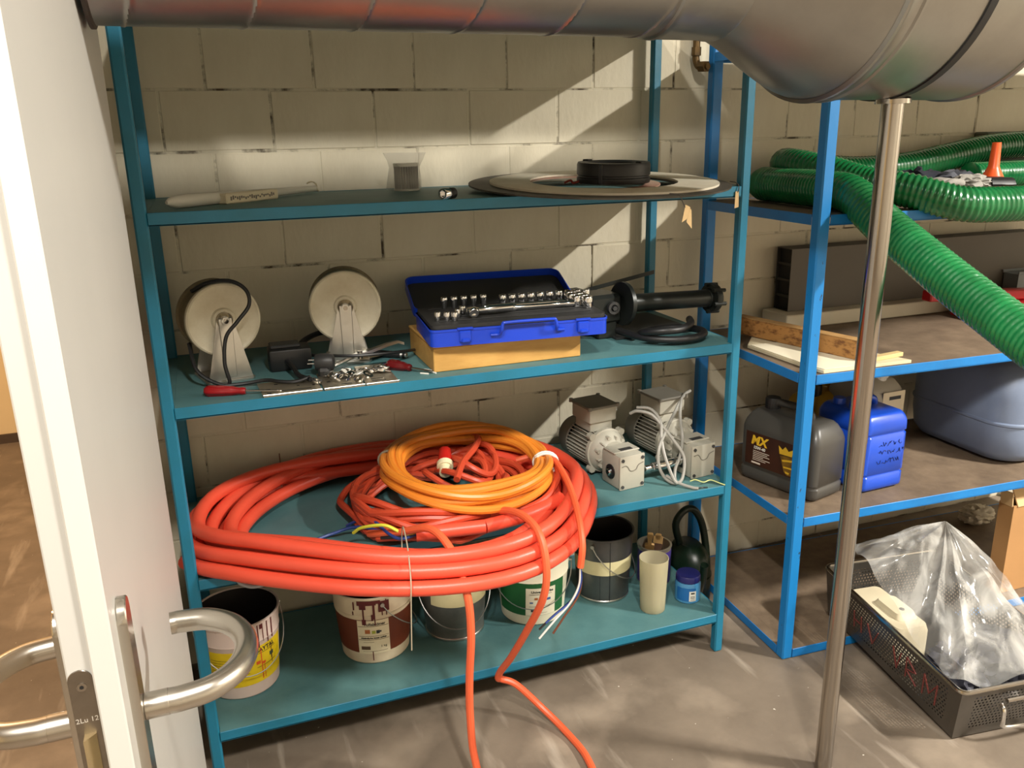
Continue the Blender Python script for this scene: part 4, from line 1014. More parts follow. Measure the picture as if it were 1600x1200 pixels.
obj('printed_lines', rects(cx, cy, rf, fa, [(.035, Z4 + .127, .064, .0018), (.035, Z4 + .086, .064, .0016)] + [(-.085 + .0, Z4 + .125 - .008 * k, .10 - .012 * (k % 3), .0012) for k in range(8)]), INKG, o, world=True, smooth=0)
obj('printed_mark', rects(cx, cy, rf, fa, [(.076, Z4 + .104, .014, .012), (.081, Z4 + .094, .004, .012)]), INKD, o, world=True, smooth=0)
obj('printed_mark', rects(cx, cy, rf, fa, [(.034, Z4 + .096, .012, .010), (.049, Z4 + .092, .012, .007), (.048, Z4 + .047, .003, .095), (.056, Z4 + .047, .002, .05)]), INKO, o, world=True, smooth=0)
obj('paint_drip', rects(cx, cy, rf, fa, [(.045, Z4 + .145, .003, .070), (.060, Z4 + .160, .002, .055), (.074, Z4 + .150, .003, .065), (.090, Z4 + .155, .004, .062), (.052, Z4 + .20, .010, .014), (.082, Z4 + .08, .002, .06)], .0014), INKR, t, world=True, smooth=0)
bail(cx, cy, Z4 + .200, .109, fa + .25, .120, t)
# --- brown label
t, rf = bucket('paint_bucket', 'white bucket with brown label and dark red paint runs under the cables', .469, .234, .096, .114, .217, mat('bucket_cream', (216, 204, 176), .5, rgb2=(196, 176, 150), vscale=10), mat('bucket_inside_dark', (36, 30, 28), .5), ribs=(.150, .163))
cx, cy = .469, .234; fa = FA(cx, cy)
BRN = mat('label_brown', (104, 46, 22), .5)
lb = obj('label', patch(cx, cy, rf, fa, .30, Z4 + .038, Z4 + .147), BRN, t, world=True, label='brown wrap around label')
sc = .0875 / .11
pl_ = obj('paper_panel', patch(cx, cy, rf, fa - .05, .088, Z4 + .036, Z4 + .146, .0012), mat('label_paper', (220, 208, 178), .6), lb, world=True, label='cream paper panel with print')
fb = fa - .05
obj('lettering', text_on(cx, cy, rf, fb, 'Vollabtöner', .0125, .004, Z4 + .130, .0018, bold=.0003), INK, lb, world=True, smooth=0)
obj('lettering', text_on(cx, cy, rf, fb, 'Abtönfarbe innen außen', .0072, 0, Z4 + .0865, .0018, bold=.0003), INK, lb, world=True, smooth=0)
obj('lettering', text_on(cx, cy, rf, fb, '1 kg', .010, .026, Z4 + .056, .0018), INK, lb, world=True, smooth=0)
obj('printed_lines', rects(cx, cy, rf, fb, [(-.042, Z4 + .1265, .084, .0014), (-.042, Z4 + .0945, .084, .0010), (-.042, Z4 + .0825, .084, .0012), (-.032, Z4 + .044, .068, .0010), (-.030, Z4 + .0745, .03, .0008)], .0018), mat('ink_brown', (86, 64, 44), .7), lb, world=True, smooth=0)
obj('printed_mark', rects(cx, cy, rf, fb, [(-.036, Z4 + .050, .025, .0115)], .0018), mat('ink_brown', (86, 64, 44)), lb, world=True, smooth=0)
obj('printed_mark', rects(cx, cy, rf, fb, [(-.023, Z4 + .104, .014, .013)], .0018), mat('ink_rust', (170, 100, 50), .6), lb, world=True, smooth=0)
obj('printed_mark', rects(cx, cy, rf, fb, [(-.004, Z4 + .103, .010, .010)], .0018), mat('ink_lime', (160, 166, 60), .6), lb, world=True, smooth=0)
obj('printed_mark', rects(cx, cy, rf, fb, [(.008, Z4 + .103, .009, .011), (.017, Z4 + .107, .005, .005)], .0018), mat('ink_navy', (40, 44, 52), .6), lb, world=True, smooth=0)
D = [(-.052, .180, .004, .026), (-.040, .196, .052, .014), (-.034, .183, .018, .016), (-.026, .140, .004, .050), (-.029, .133, .011, .018), (-.006, .200, .030, .010), (.002, .150, .006, .055), (.005, .130, .003, .025), (-.003, .146, .005, .020), (.018, .172, .030, .034), (.026, .160, .003, .020), (.038, .158, .003, .052), (-.055, .163, .003, .012), (-.006, .014, .0025, .030)]
obj('paint_drip', rects(cx, cy, rf, fb, [(x, Z4 + y, w_, h_) for x, y, w_, h_ in D], .0022), INKR, t, world=True, smooth=0)
bail(cx, cy, Z4 + .196, .113, fa + PI * .5 + .2, .13, t)
# --- small grey tin with tape
TIN = mat('tin_grey', (150, 148, 142), .4, .7, rgb2=(104, 104, 102), vscale=6)
TAPE = mat('masking_tape', (204, 194, 150), .7, var=.08, vscale=20)
t, rf = bucket('metal_bucket', 'small grey tin bucket with tape band, between brown and green labelled buckets', .711, .244, .086, .104, .200, TIN, BIN)
cx, cy = .711, .244; fa = FA(cx, cy)
b = B(); lathe(b, [(.0865, .0005), (.0885, .002), (.0885, .007), (.0865, .009)], 48, Tm(cx, cy, Z4), caps=False, closed=True); obj('base_rim', b, ZINC, t, world=True)
obj('tape', patch(cx, cy, rf, fa + .28, .20, Z4 + .118, Z4 + .170), TAPE, t, world=True, label='strip of pale masking tape')
bail(cx, cy, Z4 + .170, .102, fa + .15, .115, t)
# --- green label
t, rf = bucket('paint_bucket', 'white bucket with green label below the dangling cable end', .963, .244, .097, .115, .205, mat('bucket_clean_white', (226, 220, 196), .45), BIN, ribs=(.150,))
cx, cy = .963, .244; fa = FA(cx, cy)
lb = obj('label', patch(cx, cy, rf, fa - .05, .23, Z4 + .036, Z4 + .150), mat('label_green', (26, 92, 44), .5), t, world=True, label='dark green printed label')
fb = fa + .25
obj('paper_panel', patch(cx, cy, rf, fb, .092, Z4 + .037, Z4 + .132, .0012), mat('label_paper_white', (228, 222, 200), .6), lb, world=True, label='white paper panel with print')
obj('lettering', text_on(cx, cy, rf, fb, 'Universalfarbe', .0118, .004, Z4 + .116, .0018, bold=.0003), INK, lb, world=True, smooth=0)
obj('printed_lines', rects(cx, cy, rf, fb, [(-.036, Z4 + .110, .070, .0014), (-.036, Z4 + .0685, .072, .0010), (-.03, Z4 + .045, .05, .0008)], .0018), mat('ink_brown', (86, 64, 44)), lb, world=True, smooth=0)
obj('printed_mark', rects(cx, cy, rf, fb, [(-.020, Z4 + .092, .010, .008)], .0018), mat('ink_rust', (170, 100, 50)), lb, world=True, smooth=0)
obj('printed_mark', rects(cx, cy, rf, fb, [(.010, Z4 + .088, .020, .008), (-.034, Z4 + .080, .010, .005)], .0018), mat('ink_blue', (60, 90, 150), .6), lb, world=True, smooth=0)
obj('printed_mark', rects(cx, cy, rf, fb, [(-.030, Z4 + .050, .029, .011)], .0018), mat('ink_navy', (40, 44, 52)), lb, world=True, smooth=0)
bail(cx, cy, Z4 + .170, .113, fa, .10, t)
# --- big metal bucket with tape
t, rf = bucket('metal_bucket', 'tall open grey metal bucket with a tape band, right of the green labelled bucket', 1.214, .264, .082, .096, .222, mat('tin_dark', (112, 110, 106), .38, .75, rgb2=(84, 84, 84), vscale=5), mat('tin_inside', (64, 58, 54), .45, .4, rgb2=(40, 34, 32), vscale=5))
cx, cy = 1.214, .264; fa = FA(cx, cy)
obj('tape', patch(cx, cy, rf, fa, .25, Z4 + .098, Z4 + .146), TAPE, t, world=True, label='wide band of pale masking tape')
obj('seam', rects(cx, cy, rf, fa, [(.022, Z4 + .004, .0022, .215), (-.008, Z4 + .005, .001, .09)], .0010), BLACK, t, world=True, smooth=0)
b = B(); lathe(b, [(.0825, .0005), (.0845, .002), (.0845, .006), (.0825, .008)], 48, Tm(cx, cy, Z4), caps=False, closed=True); obj('base_rim', b, ZINC, t, world=True)
bail(cx, cy, Z4 + .200, .095, fa + 1.25, .125, t)
# --- frosted cup
FROST = mat('frosted_plastic', (216, 208, 176), .55)
FROST.node_tree.nodes['Principled BSDF'].inputs['Transmission Weight'].default_value = .55
FROST.node_tree.nodes['Principled BSDF'].inputs['IOR'].default_value = 1.15
t = thing('measuring_cup', 'tall frosted plastic cup at the right end of the bottom shelf', 'cup', (1.309, .106, Z4))
b = B(); lathe(b, [(.0001, .0005), (.037, .0005), (.0385, .003), (.0395, .04), (.0445, .176), (.0430, .176), (.038, .04), (.036, .004), (.0001, .004)], 40, Tm(1.309, .106, Z4), caps=False); obj('cup_wall', b, FROST, t, world=True)
b = B(); lathe(b, [(.0001, .0045), (.0345, .0045), (.0355, .030), (.0001, .030)], 32, Tm(1.309, .106, Z4), caps=False); obj('residue', b, mat('residue_grey', (150, 140, 120), .6), t, world=True)
# --- purple paint can with brush
PUR = mat('can_purple', (58, 44, 112), .35)
cx, cy = 1.400, .262
t = thing('paint_can', 'purple paint can holding brushes behind the frosted cup', 'can', (cx, cy, Z4))
b = B(); lathe(b, [(.0001, .0004), (.053, .0004), (.054, .004), (.054, .126), (.0565, .128), (.0565, .131), (.050, .131), (.050, .126), (.052, .124), (.052, .006), (.0001, .006)], 40, Tm(cx, cy, Z4), caps=False); obj('can_wall', b, mat('can_tin', (196, 188, 170), .3, .9), t, world=True)
rfc = lambda z: .054
fa = FA(cx, cy)
lb = obj('label', patch(cx, cy, rfc, fa, .26, Z4 + .006, Z4 + .118), PUR, t, world=True, label='purple printed label')
obj('printed_mark', rects(cx, cy, rfc, fa + .35, [(.012, Z4 + .07, .011, .040), (-.01, Z4 + .08, .008, .02)], .0014), WHITEP, lb, world=True, smooth=0)
obj('printed_mark', rects(cx, cy, rfc, fa + .35, [(-.002, Z4 + .058, .018, .007)], .0014), mat('ink_red', (180, 40, 36), .6), lb, world=True, smooth=0)
b = B(); lathe(b, [(.0001, .07), (.051, .07)], 32, Tm(cx, cy, Z4), caps=False); obj('paint_residue', b, mat('dried_paint_brown', (120, 66, 30), .5, rgb2=(80, 40, 20), vscale=20), t, world=True)
def brush(label, p0, p1, wdt):
    t_ = thing('paint_brush', label, 'brush', p0); p0, p1 = Vector(p0), Vector(p1); M2 = Tm(*p0) @ frame_to(p1 - p0).to_4x4(); L = (p1 - p0).length
    b_ = B(); loft(b_, [[(x * s_ * .5, y * .004, z) for x, y in ((1, 1), (-1, 1), (-1, -1), (1, -1))] for z, s_ in ((.05, wdt), (.075, wdt), (.078, .012), (L * .75, .013), (L * .95, .020), (L, .014))], M2); obj('brush_handle', b_, mat('brush_wood', (176, 140, 88), .5, var=.2, vscale=15), t_, world=True)
    b_ = B(); loft(b_, [[(x * s_ * .5, y * d_, z) for x, y in ((1, 1), (-1, 1), (-1, -1), (1, -1))] for z, s_, d_ in ((0, wdt * .8, .002), (.03, wdt, .006), (.052, wdt * .96, .005))], M2); obj('bristles', b_, mat('bristle_brown', (70, 44, 26), .8), t_, world=True)
brush('wooden brush handle sticking out of the purple can', (1.388, .275, Z4 + .072), (1.362, .225, Z4 + .190), .03)
brush('second brush leaning inside the purple can', (1.408, .26, Z4 + .072), (1.428, .285, Z4 + .150), .03)
# --- blue jar
cx, cy = 1.440, .117
t = thing('plastic_jar', 'small blue jar with navy screw lid by the right post', 'jar', (cx, cy, Z4))
b = B(); lathe(b, [(.0001, .0004), (.036, .0004), (.040, .005), (.040, .060), (.037, .068), (.034, .070), (.0001, .070)], 36, Tm(cx, cy, Z4), caps=False); obj('jar_body', b, mat('jar_blue', (66, 130, 176), .25, coat=.4), t, world=True)
b = B(); n = 48; sec = []
for z, rr_ in ((.069, .037), (.070, .0385), (.086, .0385), (.090, .036), (.0905, .030)): sec.append([((rr_ - (.0008 if k % 2 else 0)) * math.cos(2 * PI * k / n), (rr_ - (.0008 if k % 2 else 0)) * math.sin(2 * PI * k / n), z) for k in range(n)])
loft(b, sec, Tm(cx, cy, Z4)); obj('screw_lid', b, mat('lid_navy', (30, 32, 92), .3), t, world=True)
rfj = lambda z: .040
fa = FA(cx, cy)
lb = obj('label', patch(cx, cy, rfj, fa - .12, .062, Z4 + .012, Z4 + .056), mat('jar_label_blue', (30, 96, 160), .35), t, world=True)
obj('paper_panel', patch(cx, cy, rfj, fa + .42, .022, Z4 + .012, Z4 + .046, .0012, 6), WHITEP, t, world=True, label='small white sticker')
obj('printed_lines', rects(cx, cy, rfj, fa + .42, [(-.006, Z4 + .037, .012, .005), (-.007, Z4 + .027, .014, .002), (-.007, Z4 + .022, .014, .002), (-.007, Z4 + .016, .014, .0015)], .0018), INK, t, world=True, smooth=0)
# --- dark green watering can
GRN = mat('dark_green_plastic', (14, 32, 20), .35)
WX, WY = 1.572, .325
t = thing('watering_can', 'small dark green plastic watering can on the floor between the two racks', 'watering can', (WX, WY, 0))
b = B(); sec = []
for z, a_, c_ in ((.0005, .058, .088), (.01, .065, .098), (.10, .066, .100), (.16, .060, .092), (.19, .048, .070), (.205, .034, .046)): sec.append([(a_ * math.cos(2 * PI * k / 32), c_ * math.sin(2 * PI * k / 32), z) for k in range(32)])
loft(b, sec, Tm(WX, WY, 0)); obj('can_body', b, GRN, t, world=True)
b = B(); tube(b, spline([(WX - .030, WY + .01, .195), (WX - .050, WY + .01, .275), (WX - .028, WY, .325), (WX + .010, WY, .325), (WX + .045, WY, .27), (WX + .060, WY - .01, .18), (WX + .062, WY - .02, .10)], 6), .0125, 12); obj('can_handle', b, GRN, t, world=True)
b = B(); tube(b, spline([(WX - .02, WY - .09, .05), (WX - .035, WY - .14, .13), (WX - .045, WY - .165, .21)], 6), .013, 12); obj('spout', b, GRN, t, world=True)
b = B(); lathe(b, [(.0665, .108), (.068, .11), (.0665, .112)], 32, Tm(WX, WY, 0) @ Matrix.Diagonal((1, 1.5, 1, 1)), caps=False); obj('body_ridge', b, GRN, t, world=True)
# ================================================================== BLUE RACK: TOP SHELF
Q1, Q2, Q3, Q4 = 1.3358, 0.9008, 0.4688, 0.0308
HOSE = mat('green_hose', (24, 122, 66), .25, rgb2=(12, 88, 46), vscale=12, coat=.3)
def ribbed(pts, r, pitch=.0145, amp=.0022, n=16):
    b_ = B(); sp = spline(pts, 40); L = 0; res = [sp[0]]
    step = pitch / 4; acc = 0
    for p, q_ in zip(sp, sp[1:]):           # even spacing along the path
        seg = (q_ - p).length
        while acc + step <= L + seg:
            acc += step; res.append(p.lerp(q_, (acc - L) / seg))
        L += seg
    tube(b_, res, r, n, rfun=lambda l, a, u: r + amp * math.cos(2 * PI * l / pitch - a))
    return b_
t = thing('ribbed_hose', 'end length of green ribbed hose hanging down across the front of the blue rack', 'hose', (1.80, .1, Q1))
HA = [(1.800, .33, Q1 + .053), (1.79, .20, Q1 + .053), (1.775, .05, Q1 + .053), (1.765, -.08, Q1 + .044), (1.757, -.22, Q1 - .025), (1.748, -.36, Q1 - .087), (1.738, -.51, Q1 - .150), (1.722, -.66, Q1 - .205), (1.700, -.81, Q1 - .255), (1.67, -.98, Q1 - .32), (1.64, -1.10, Q1 - .42)]
obj('hose_wall', ribbed(HA, .050), HOSE, t, world=True, smooth=60)
b = B(); M_ = Tm(1.801, .345, Q1 + .053) @ Rx(PI / 2) ; lathe(b, [(.0001, -.05), (.025, -.046), (.044, -.030), (.0515, -.008), (.052, .04), (.050, .042)], 28, M_, caps=False); obj('hose_cuff', b, mat('green_cuff', (30, 118, 66), .5), t, world=True, label='smooth rounded green cuff at the hose end')
t = thing('ribbed_hose_coil', 'coil of green ribbed hose lying on the top shelf of the blue rack', 'hose', (2.4, .15, Q1))
HB = [(3.25, .40, Q1 + .150), (3.02, .425, Q1 + .148), (2.80, .42, Q1 + .138), (2.60, .41, Q1 + .112), (2.40, .40, Q1 + .085), (2.20, .39, Q1 + .078), (2.05, .395, Q1 + .088), (1.94, .40, Q1 + .105), (1.872, .345, Q1 + .112), (1.852, .245, Q1 + .108), (1.875, .13, Q1 + .090), (1.905, .03, Q1 + .066), (1.955, -.085, Q1 + .049), (2.04, -.175, Q1 + .018), (2.16, -.205, Q1 + .012), (2.32, -.205, Q1 + .014), (2.52, -.19, Q1 + .030), (2.74, -.13, Q1 + .050), (2.95, -.01, Q1 + .050), (3.08, .12, Q1 + .049), (3.08, .26, Q1 + .049), (2.96, .325, Q1 + .049), (2.78, .33, Q1 + .049), (2.62, .325, Q1 + .049)]
obj('hose_wall', ribbed(HB, .046), HOSE, t, world=True, smooth=60)
# orange funnel standing upside down
t = thing('funnel', 'orange plastic funnel standing upside down among the hose coils', 'funnel', (2.445, .085, Q1))
OP = mat('funnel_orange', (236, 92, 36), .35)
b = B(); lathe(b, [(.060, .0004), (.062, .001), (.062, .010), (.058, .014), (.020, .085), (.016, .095), (.0125, .165), (.0095, .165), (.013, .095), (.017, .083), (.054, .012), (.056, .002)], 36, Tm(2.445, .085, Q1), caps=False, closed=True); obj('funnel_body', b, OP, t, world=True)
b = B(); box(b, (2.445 + .064, .085, Q1 + .007), (.016, .012, .006), .002); obj('hanging_tab', b, OP, t, world=True)
# cloth and gloves
NAVY = mat('navy_cloth', (30, 32, 44), .9, var=.3, vscale=20, bump=.3, bscale=90)
GRYC = mat('grey_glove_cloth', (158, 154, 146), .9, var=.15, vscale=20, bump=.3, bscale=120)
b = B(); blob(b, (2.26, .215, Q1 + .034), (.105, .075, .050), 4, .55, 1.9, 2, Q1 + .0008, ridge=True)
tag(obj('rag', b, NAVY, smooth=60), 'crumpled navy blue rag inside the green hose coil', 'rag')
def glove(label, loc, rz, m_, cuffm, sc=1.0):
    t_ = thing('work_glove', label, 'glove', loc, rz)
    b_ = B(); blob(b_, (0, 0, .026), (.062, .046, .026), 4, .30, 2.0, 7, .0008, ridge=True)
    for k, (yy, ln, an) in enumerate(((-.034, .062, -.22), (-.012, .074, -.06), (.011, .070, .08), (.033, .056, .24))):
        tube(b_, spline([(-.045, yy * .8, .026), (-.062 - ln * .3, yy + an * .02, .032), (-.060 - ln * .7, yy + an * .045, .026), (-.058 - ln, yy + an * .06, .014)], 5), .0105, 10, rfun=lambda l, a, u: .0115 * (1 - .3 * u ** 3))
    tube(b_, spline([(.0, -.036, .024), (-.015, -.060, .022), (-.045, -.074, .016)], 5), .0115, 10)
    obj('glove_body', b_, m_, t_, smooth=60)
    b_ = B(); loft(b_, [[(x, w_ * math.cos(2 * PI * k / 24), .022 + hh * math.sin(2 * PI * k / 24) + .003 * math.sin(5 * k)) for k in range(24)] for x, w_, hh in ((.045, .040, .021), (.07, .042, .020), (.105, .044, .0195), (.118, .042, .018))])
    obj('cuff', b_, cuffm, t_, smooth=60, label='black elastic cuff')
    b_ = B(); box(b_, (.088, -.030, .036), (.022, .010, .003), .001, Rx(.6)); obj('badge', b_, mat('badge_yellow', (196, 160, 50), .6), t_)
    return t_
glove('grey work glove with black cuff lying on the hose beside the orange funnel', (2.315, .045, Q1 + .025), math.radians(-14), GRYC, BLACK)
b = B(); blob(b, (2.36, .15, Q1 + .032), (.09, .06, .046), 4, .5, 2.0, 9, Q1 + .0008, ridge=True)
tag(obj('rag', b, mat('grey_blue_cloth', (86, 88, 96), .9, var=.25, vscale=18, bump=.3, bscale=90), smooth=60), 'grey blue rag crumpled behind the grey glove', 'rag')
# dark green box at the rear right
t = thing('storage_case', 'dull dark green case at the rear right behind the hose coil', 'case', (3.02, .46, Q1))
DG = mat('case_dark_green', (70, 76, 62), .6)
b = B(); b2(b, (2.845, .475, Q1 + .0005), (3.25, .53, Q1 + .165), .006); obj('case_body', b, DG, t, world=True)
b = B(); b2(b, (2.840, .472, Q1 + .1655), (3.255, .533, Q1 + .192), .006); obj('case_lid', b, DG, t, world=True)

# ================================================================== BLUE RACK: SECOND SHELF
WSL = mat('white_slab', (206, 198, 178), .7, var=.08, vscale=6)
t = thing('white_slab', 'long off-white slab lying against the wall on the blue rack', 'slab', (2.45, .44, Q2))
b = B(); b2(b, (1.945, .375, Q2 + .0004), (2.95, .510, Q2 + .048), .003); obj('slab_body', b, WSL, t, world=True)
PB = mat('panel_brown_grey', (84, 77, 67), .55, var=.08, vscale=4); PBD = mat('panel_dark_end', (44, 40, 36), .6)
t = thing('cable_trunking', 'long brownish grey metal trunking with open dark end standing on the white slab', 'trunking', (2.5, .45, Q2 + .05))
x0, x1_, y0_, y1_, z0_, z1_ = 1.990, 3.12, .430, .508, Q2 + .0486, Q2 + .262
b = B(); b2(b, (x0, y0_, z0_), (x1_, y0_ + .003, z1_), .0005); obj('front_face', b, PB, t, world=True)
b = B(); b2(b, (x0, y0_ + .0035, z1_ - .003), (x1_, y1_, z1_), .0005); obj('top_flange', b, PBD, t, world=True)
b = B(); b2(b, (x0, y1_ - .003, z0_), (x1_, y1_, z1_ - .0035), .0005); b2(b, (x0, y0_ + .0035, z0_), (x1_, y1_ - .0035, z0_ + .003), .0005); obj('back_channel', b, PBD, t, world=True)
b = B(); b2(b, (x0 + .012, y0_ + .004, z0_ + .0035), (x0 + .016, y1_ - .0035, z1_ - .0035), 0); obj('end_plate', b, mat('end_black', (22, 20, 19), .7), t, world=True)
for k in range(3):
    b = B(); b2(b, (x0 + .003, y0_ + .004, z0_ + .045 + .055 * k), (x0 + .0115, y1_ - .0035, z0_ + .055 + .055 * k), .001); obj('end_rib', b, PBD, t, world=True)
# OSB bar, board and slat
OSB = mat('osb_board', (170, 122, 66), .7, rgb2=(110, 70, 34), vscale=26, stretch=(1, 1, 2.2), thresh=(.38, .52), bump=.15, bscale=90)
PAPB = mat('pale_board', (220, 206, 172), .75, var=.08, vscale=10)
t = thing('pale_board', 'pale thin board lying at the front left of the blue rack second shelf', 'board', (1.80, .1, Q2))
b = B(); prism(b, [(1.682, .22), (1.690, -.06), (1.700, -.108), (2.00, -.118), (1.985, -.075), (1.93, .06), (1.90, .36), (1.84, .40)], .010, Tm(0, 0, Q2 + .0003), .001); obj('board', b, PAPB, t, world=True)
b = B(); prism(b, [(1.686, .21), (1.693, -.06), (1.705, -.104), (1.85, -.11), (1.83, .2)], .0022, Tm(0, 0, Q2 + .0106), .0005); obj('top_sheet', b, PAPER, t, world=True)
t = thing('osb_strip', 'rough chipboard strip standing on edge on the pale board', 'board', (1.80, .14, Q2 + .013))
p0, p1 = Vector((1.752, .375, 0)), Vector((1.872, -.085, 0)); an = math.atan2((p1 - p0).y, (p1 - p0).x); L = (p1 - p0).length
b = B(); box(b, (L / 2, 0, .027), (L, .040, .054), .002, Tm(p0.x, p0.y, Q2 + .0132) @ Rz(an)); o = obj('strip', b, OSB, t, world=True)
b = B(); box(b, (L / 2, 0, .0555), (L - .01, .036, .0025), .0008, Tm(p0.x, p0.y, Q2 + .0132) @ Rz(an)); obj('skin', b, mat('veneer_pale', (190, 150, 96), .65, rgb2=(150, 110, 62), vscale=12, stretch=(1, 1, 6)), t, world=True)
b = B(); box(b, (0, 0, .006), (.115, .022, .012), .001, Tm(1.948, -.075, Q2 + .0108) @ Rz(.12)); tag(obj('wood_slat', b, mat('slat_pine', (222, 196, 140), .6, var=.1, vscale=20)), 'small pine offcut at the right end of the chipboard strip', 'slat')
# red tools, grey crate
RTM = mat('tool_red', (168, 18, 26), .35)
t = thing('red_profile', 'long red metal profile lying across a red box on the blue rack', 'profile', (2.7, .27, Q2 + .05))
b = B(); box(b, (0, 0, 0), (.50, .045, .036), .004, Tm(2.715, .285, Q2 + .074) @ Rz(-.06) @ Ry(.05)); obj('profile', b, RTM, t, world=True)
b = B(); box(b, (.252, 0, 0), (.006, .030, .024), .001, Tm(2.715, .285, Q2 + .074) @ Rz(-.06) @ Ry(.05)); obj('end_cap', b, WHITEP, t, world=True)
t = thing('red_box', 'low red box under the long red profile', 'box', (2.74, .24, Q2))
b = B(); b2(b, (2.615, .19, Q2 + .0004), (2.90, .33, Q2 + .036), .004); obj('box_body', b, RTM, t, world=True)
b = B(); b2(b, (2.612, .187, Q2 + .0365), (2.903, .333, Q2 + .046), .003); obj('box_lid', b, RTM, t, world=True)
t = thing('grey_crate', 'grey plastic crate at the far right of the blue rack second shelf', 'crate', (3.08, .42, Q2))
b = B()
for (lo, hi) in (((2.965, .36, Q2 + .0005), (3.24, .364, Q2 + .115)), ((2.965, .418, Q2 + .0005), (3.24, .422, Q2 + .115)), ((2.965, .364, Q2 + .0005), (2.969, .418, Q2 + .115)), ((3.236, .364, Q2 + .0005), (3.24, .418, Q2 + .115)), ((2.969, .364, Q2 + .0005), (3.236, .418, Q2 + .005))): b2(b, lo, hi, 0)
obj('crate_body', b, mat('crate_grey', (110, 116, 118), .5), t, world=True)
b = B(); b2(b, (2.960, .355, Q2 + .116), (3.245, .36, Q2 + .126), .001); b2(b, (2.960, .422, Q2 + .116), (3.245, .427, Q2 + .126), .001); obj('crate_rim', b, mat('crate_grey', (110, 116, 118)), t, world=True)

# ================================================================== BLUE RACK: THIRD SHELF
def jerry(name, label, loc, rz, W_, D_, H_, m, mcap, handle_along='y', cap=(0, 0), rc=.022, ribs=(), shoulder=.055, caph=.03, capr=.022, topin=.052):
    """blow moulded canister: base corner at the origin, front face y = 0"""
    t_ = thing(name, label, 'canister', loc, rz)
    b_ = B(); S_ = []
    def sec(z, ins): return [(x, y, z) for x, y in rrect(W_ - 2 * ins, D_ - 2 * ins, max(.006, rc - ins * .3), 5, W_ / 2, D_ / 2)]
    zs = [(.0003, .012), (.010, .001), (.02, 0)]
    for zr in ribs: zs += [(zr - .006, 0), (zr - .003, .0035), (zr + .003, .0035), (zr + .006, 0)]
    hs = H_ - shoulder
    zs += [(hs - .01, 0), (hs, .0385 * topin), (hs + shoulder * .35, .19 * topin), (hs + shoulder * .75, .5 * topin), (hs + shoulder * .95, .77 * topin), (H_, topin)]
    loft(b_, [sec(z, i_) for z, i_ in zs]); body = obj('canister_body', b_, m, t_, smooth=50)
    b_ = B(); hx, hy = W_ / 2, D_ / 2
    if handle_along == 'y': pts = [(hx, hy - D_ * .22, H_ - .012), (hx, hy - D_ * .20, H_ + .016), (hx, hy - D_ * .05, H_ + .024), (hx, hy + D_ * .20, H_ + .022), (hx, hy + D_ * .30, H_ + .010), (hx, hy + D_ * .33, H_ - .014)]
    else: pts = [(hx - W_ * .25, hy, H_ - .012), (hx - W_ * .22, hy, H_ + .016), (hx, hy, H_ + .024), (hx + W_ * .22, hy, H_ + .016), (hx + W_ * .25, hy, H_ - .012)]
    tube(b_, spline(pts, 6), .012, 12); obj('grip', b_, m, t_)
    b_ = B(); n_ = 40; se = []
    for z, q_ in ((H_ - .02, .8), (H_ - .004, .82), (H_ - .003, 1), (H_ + caph - .004, 1), (H_ + caph, .92)): se.append([(cap[0] + capr * (q_ - (.05 if k % 2 and q_ == 1 else 0)) * math.cos(2 * PI * k / n_), cap[1] + capr * (q_ - (.05 if k % 2 and q_ == 1 else 0)) * math.sin(2 * PI * k / n_), z) for k in range(n_)])
    loft(b_, se); obj('screw_cap', b_, mcap, t_)
    return t_, body
CANM = mat('canister_black_grey', (66, 64, 60), .38, coat=.1)
CL, CA = (1.758, -.045, Q3), math.radians(15)
t, body = jerry('oil_canister', 'large dark grey oil canister with brown and yellow label behind the blue post', CL, CA, .150, .285, .235, CANM, BLACK, 'y', (.075, .225), ribs=(.045,), shoulder=.050, capr=.024, caph=.034, topin=.036)
MCn = Tm(*CL) @ Rz(CA)
# label on the left side (local x = 0): frame with local x' running towards the front, y' up
MLb = Matrix(((0, 0, -1, -.0006), (-1, 0, 0, .270), (0, 1, 0, 0), (0, 0, 0, 1)))
def onl(b_, lift=0.0):
    bmesh.ops.transform(b_, matrix=MLb @ Tm(0, 0, lift), verts=b_.verts); return b_
def flat(L):
    b_ = B()
    for poly in L:
        v = [b_.verts.new((x, y, 0)) for x, y in poly]; f = b_.faces.new(v)
    r_ = bmesh.ops.extrude_face_region(b_, geom=list(b_.faces))
    for e in r_['geom']:
        if isinstance(e, bmesh.types.BMVert): e.co.z += .0003
    return b_
def rc_(x, y, w_, h_): return [(x, y), (x + w_, y), (x + w_, y + h_), (x, y + h_)]
lb = obj('label', onl(flat([rc_(.010, .058, .225, .108)])), mat('oil_label_brown', (62, 32, 20), .4, rgb2=(44, 24, 16), vscale=8), t, label='dark brown oil label')
YM = mat('label_gold', (222, 178, 46), .4)
bm = textbm('MX', .040, .0002, 'LEFT', .18, .0016); bmesh.ops.translate(bm, vec=(.030, .128, 0), verts=bm.verts); obj('lettering', onl(bm, .0006), YM, lb, smooth=0)
bm = textbm('15W-40', .0135, .0002, 'LEFT', .1, .0004); bmesh.ops.translate(bm, vec=(.040, .113, 0), verts=bm.verts); obj('lettering', onl(bm, .0006), WHITEP, lb, smooth=0)
obj('printed_lines', onl(flat([rc_(.040, .105 - .0058 * k, (.062, .055, .064, .040, .066, .05)[k], .0018) for k in range(6)] + [rc_(.036, .064, .034, .0055)]), .0006), mat('print_pale', (214, 200, 184), .6), lb, smooth=0)
obj('printed_mark', onl(flat([[(.135, .150), (.150, .140), (.160, .152), (.172, .140), (.190, .150), (.185, .126), (.140, .124)]]), .0006), mat('label_gold', (222, 178, 46)), lb, smooth=0, label='golden oil splash picture')
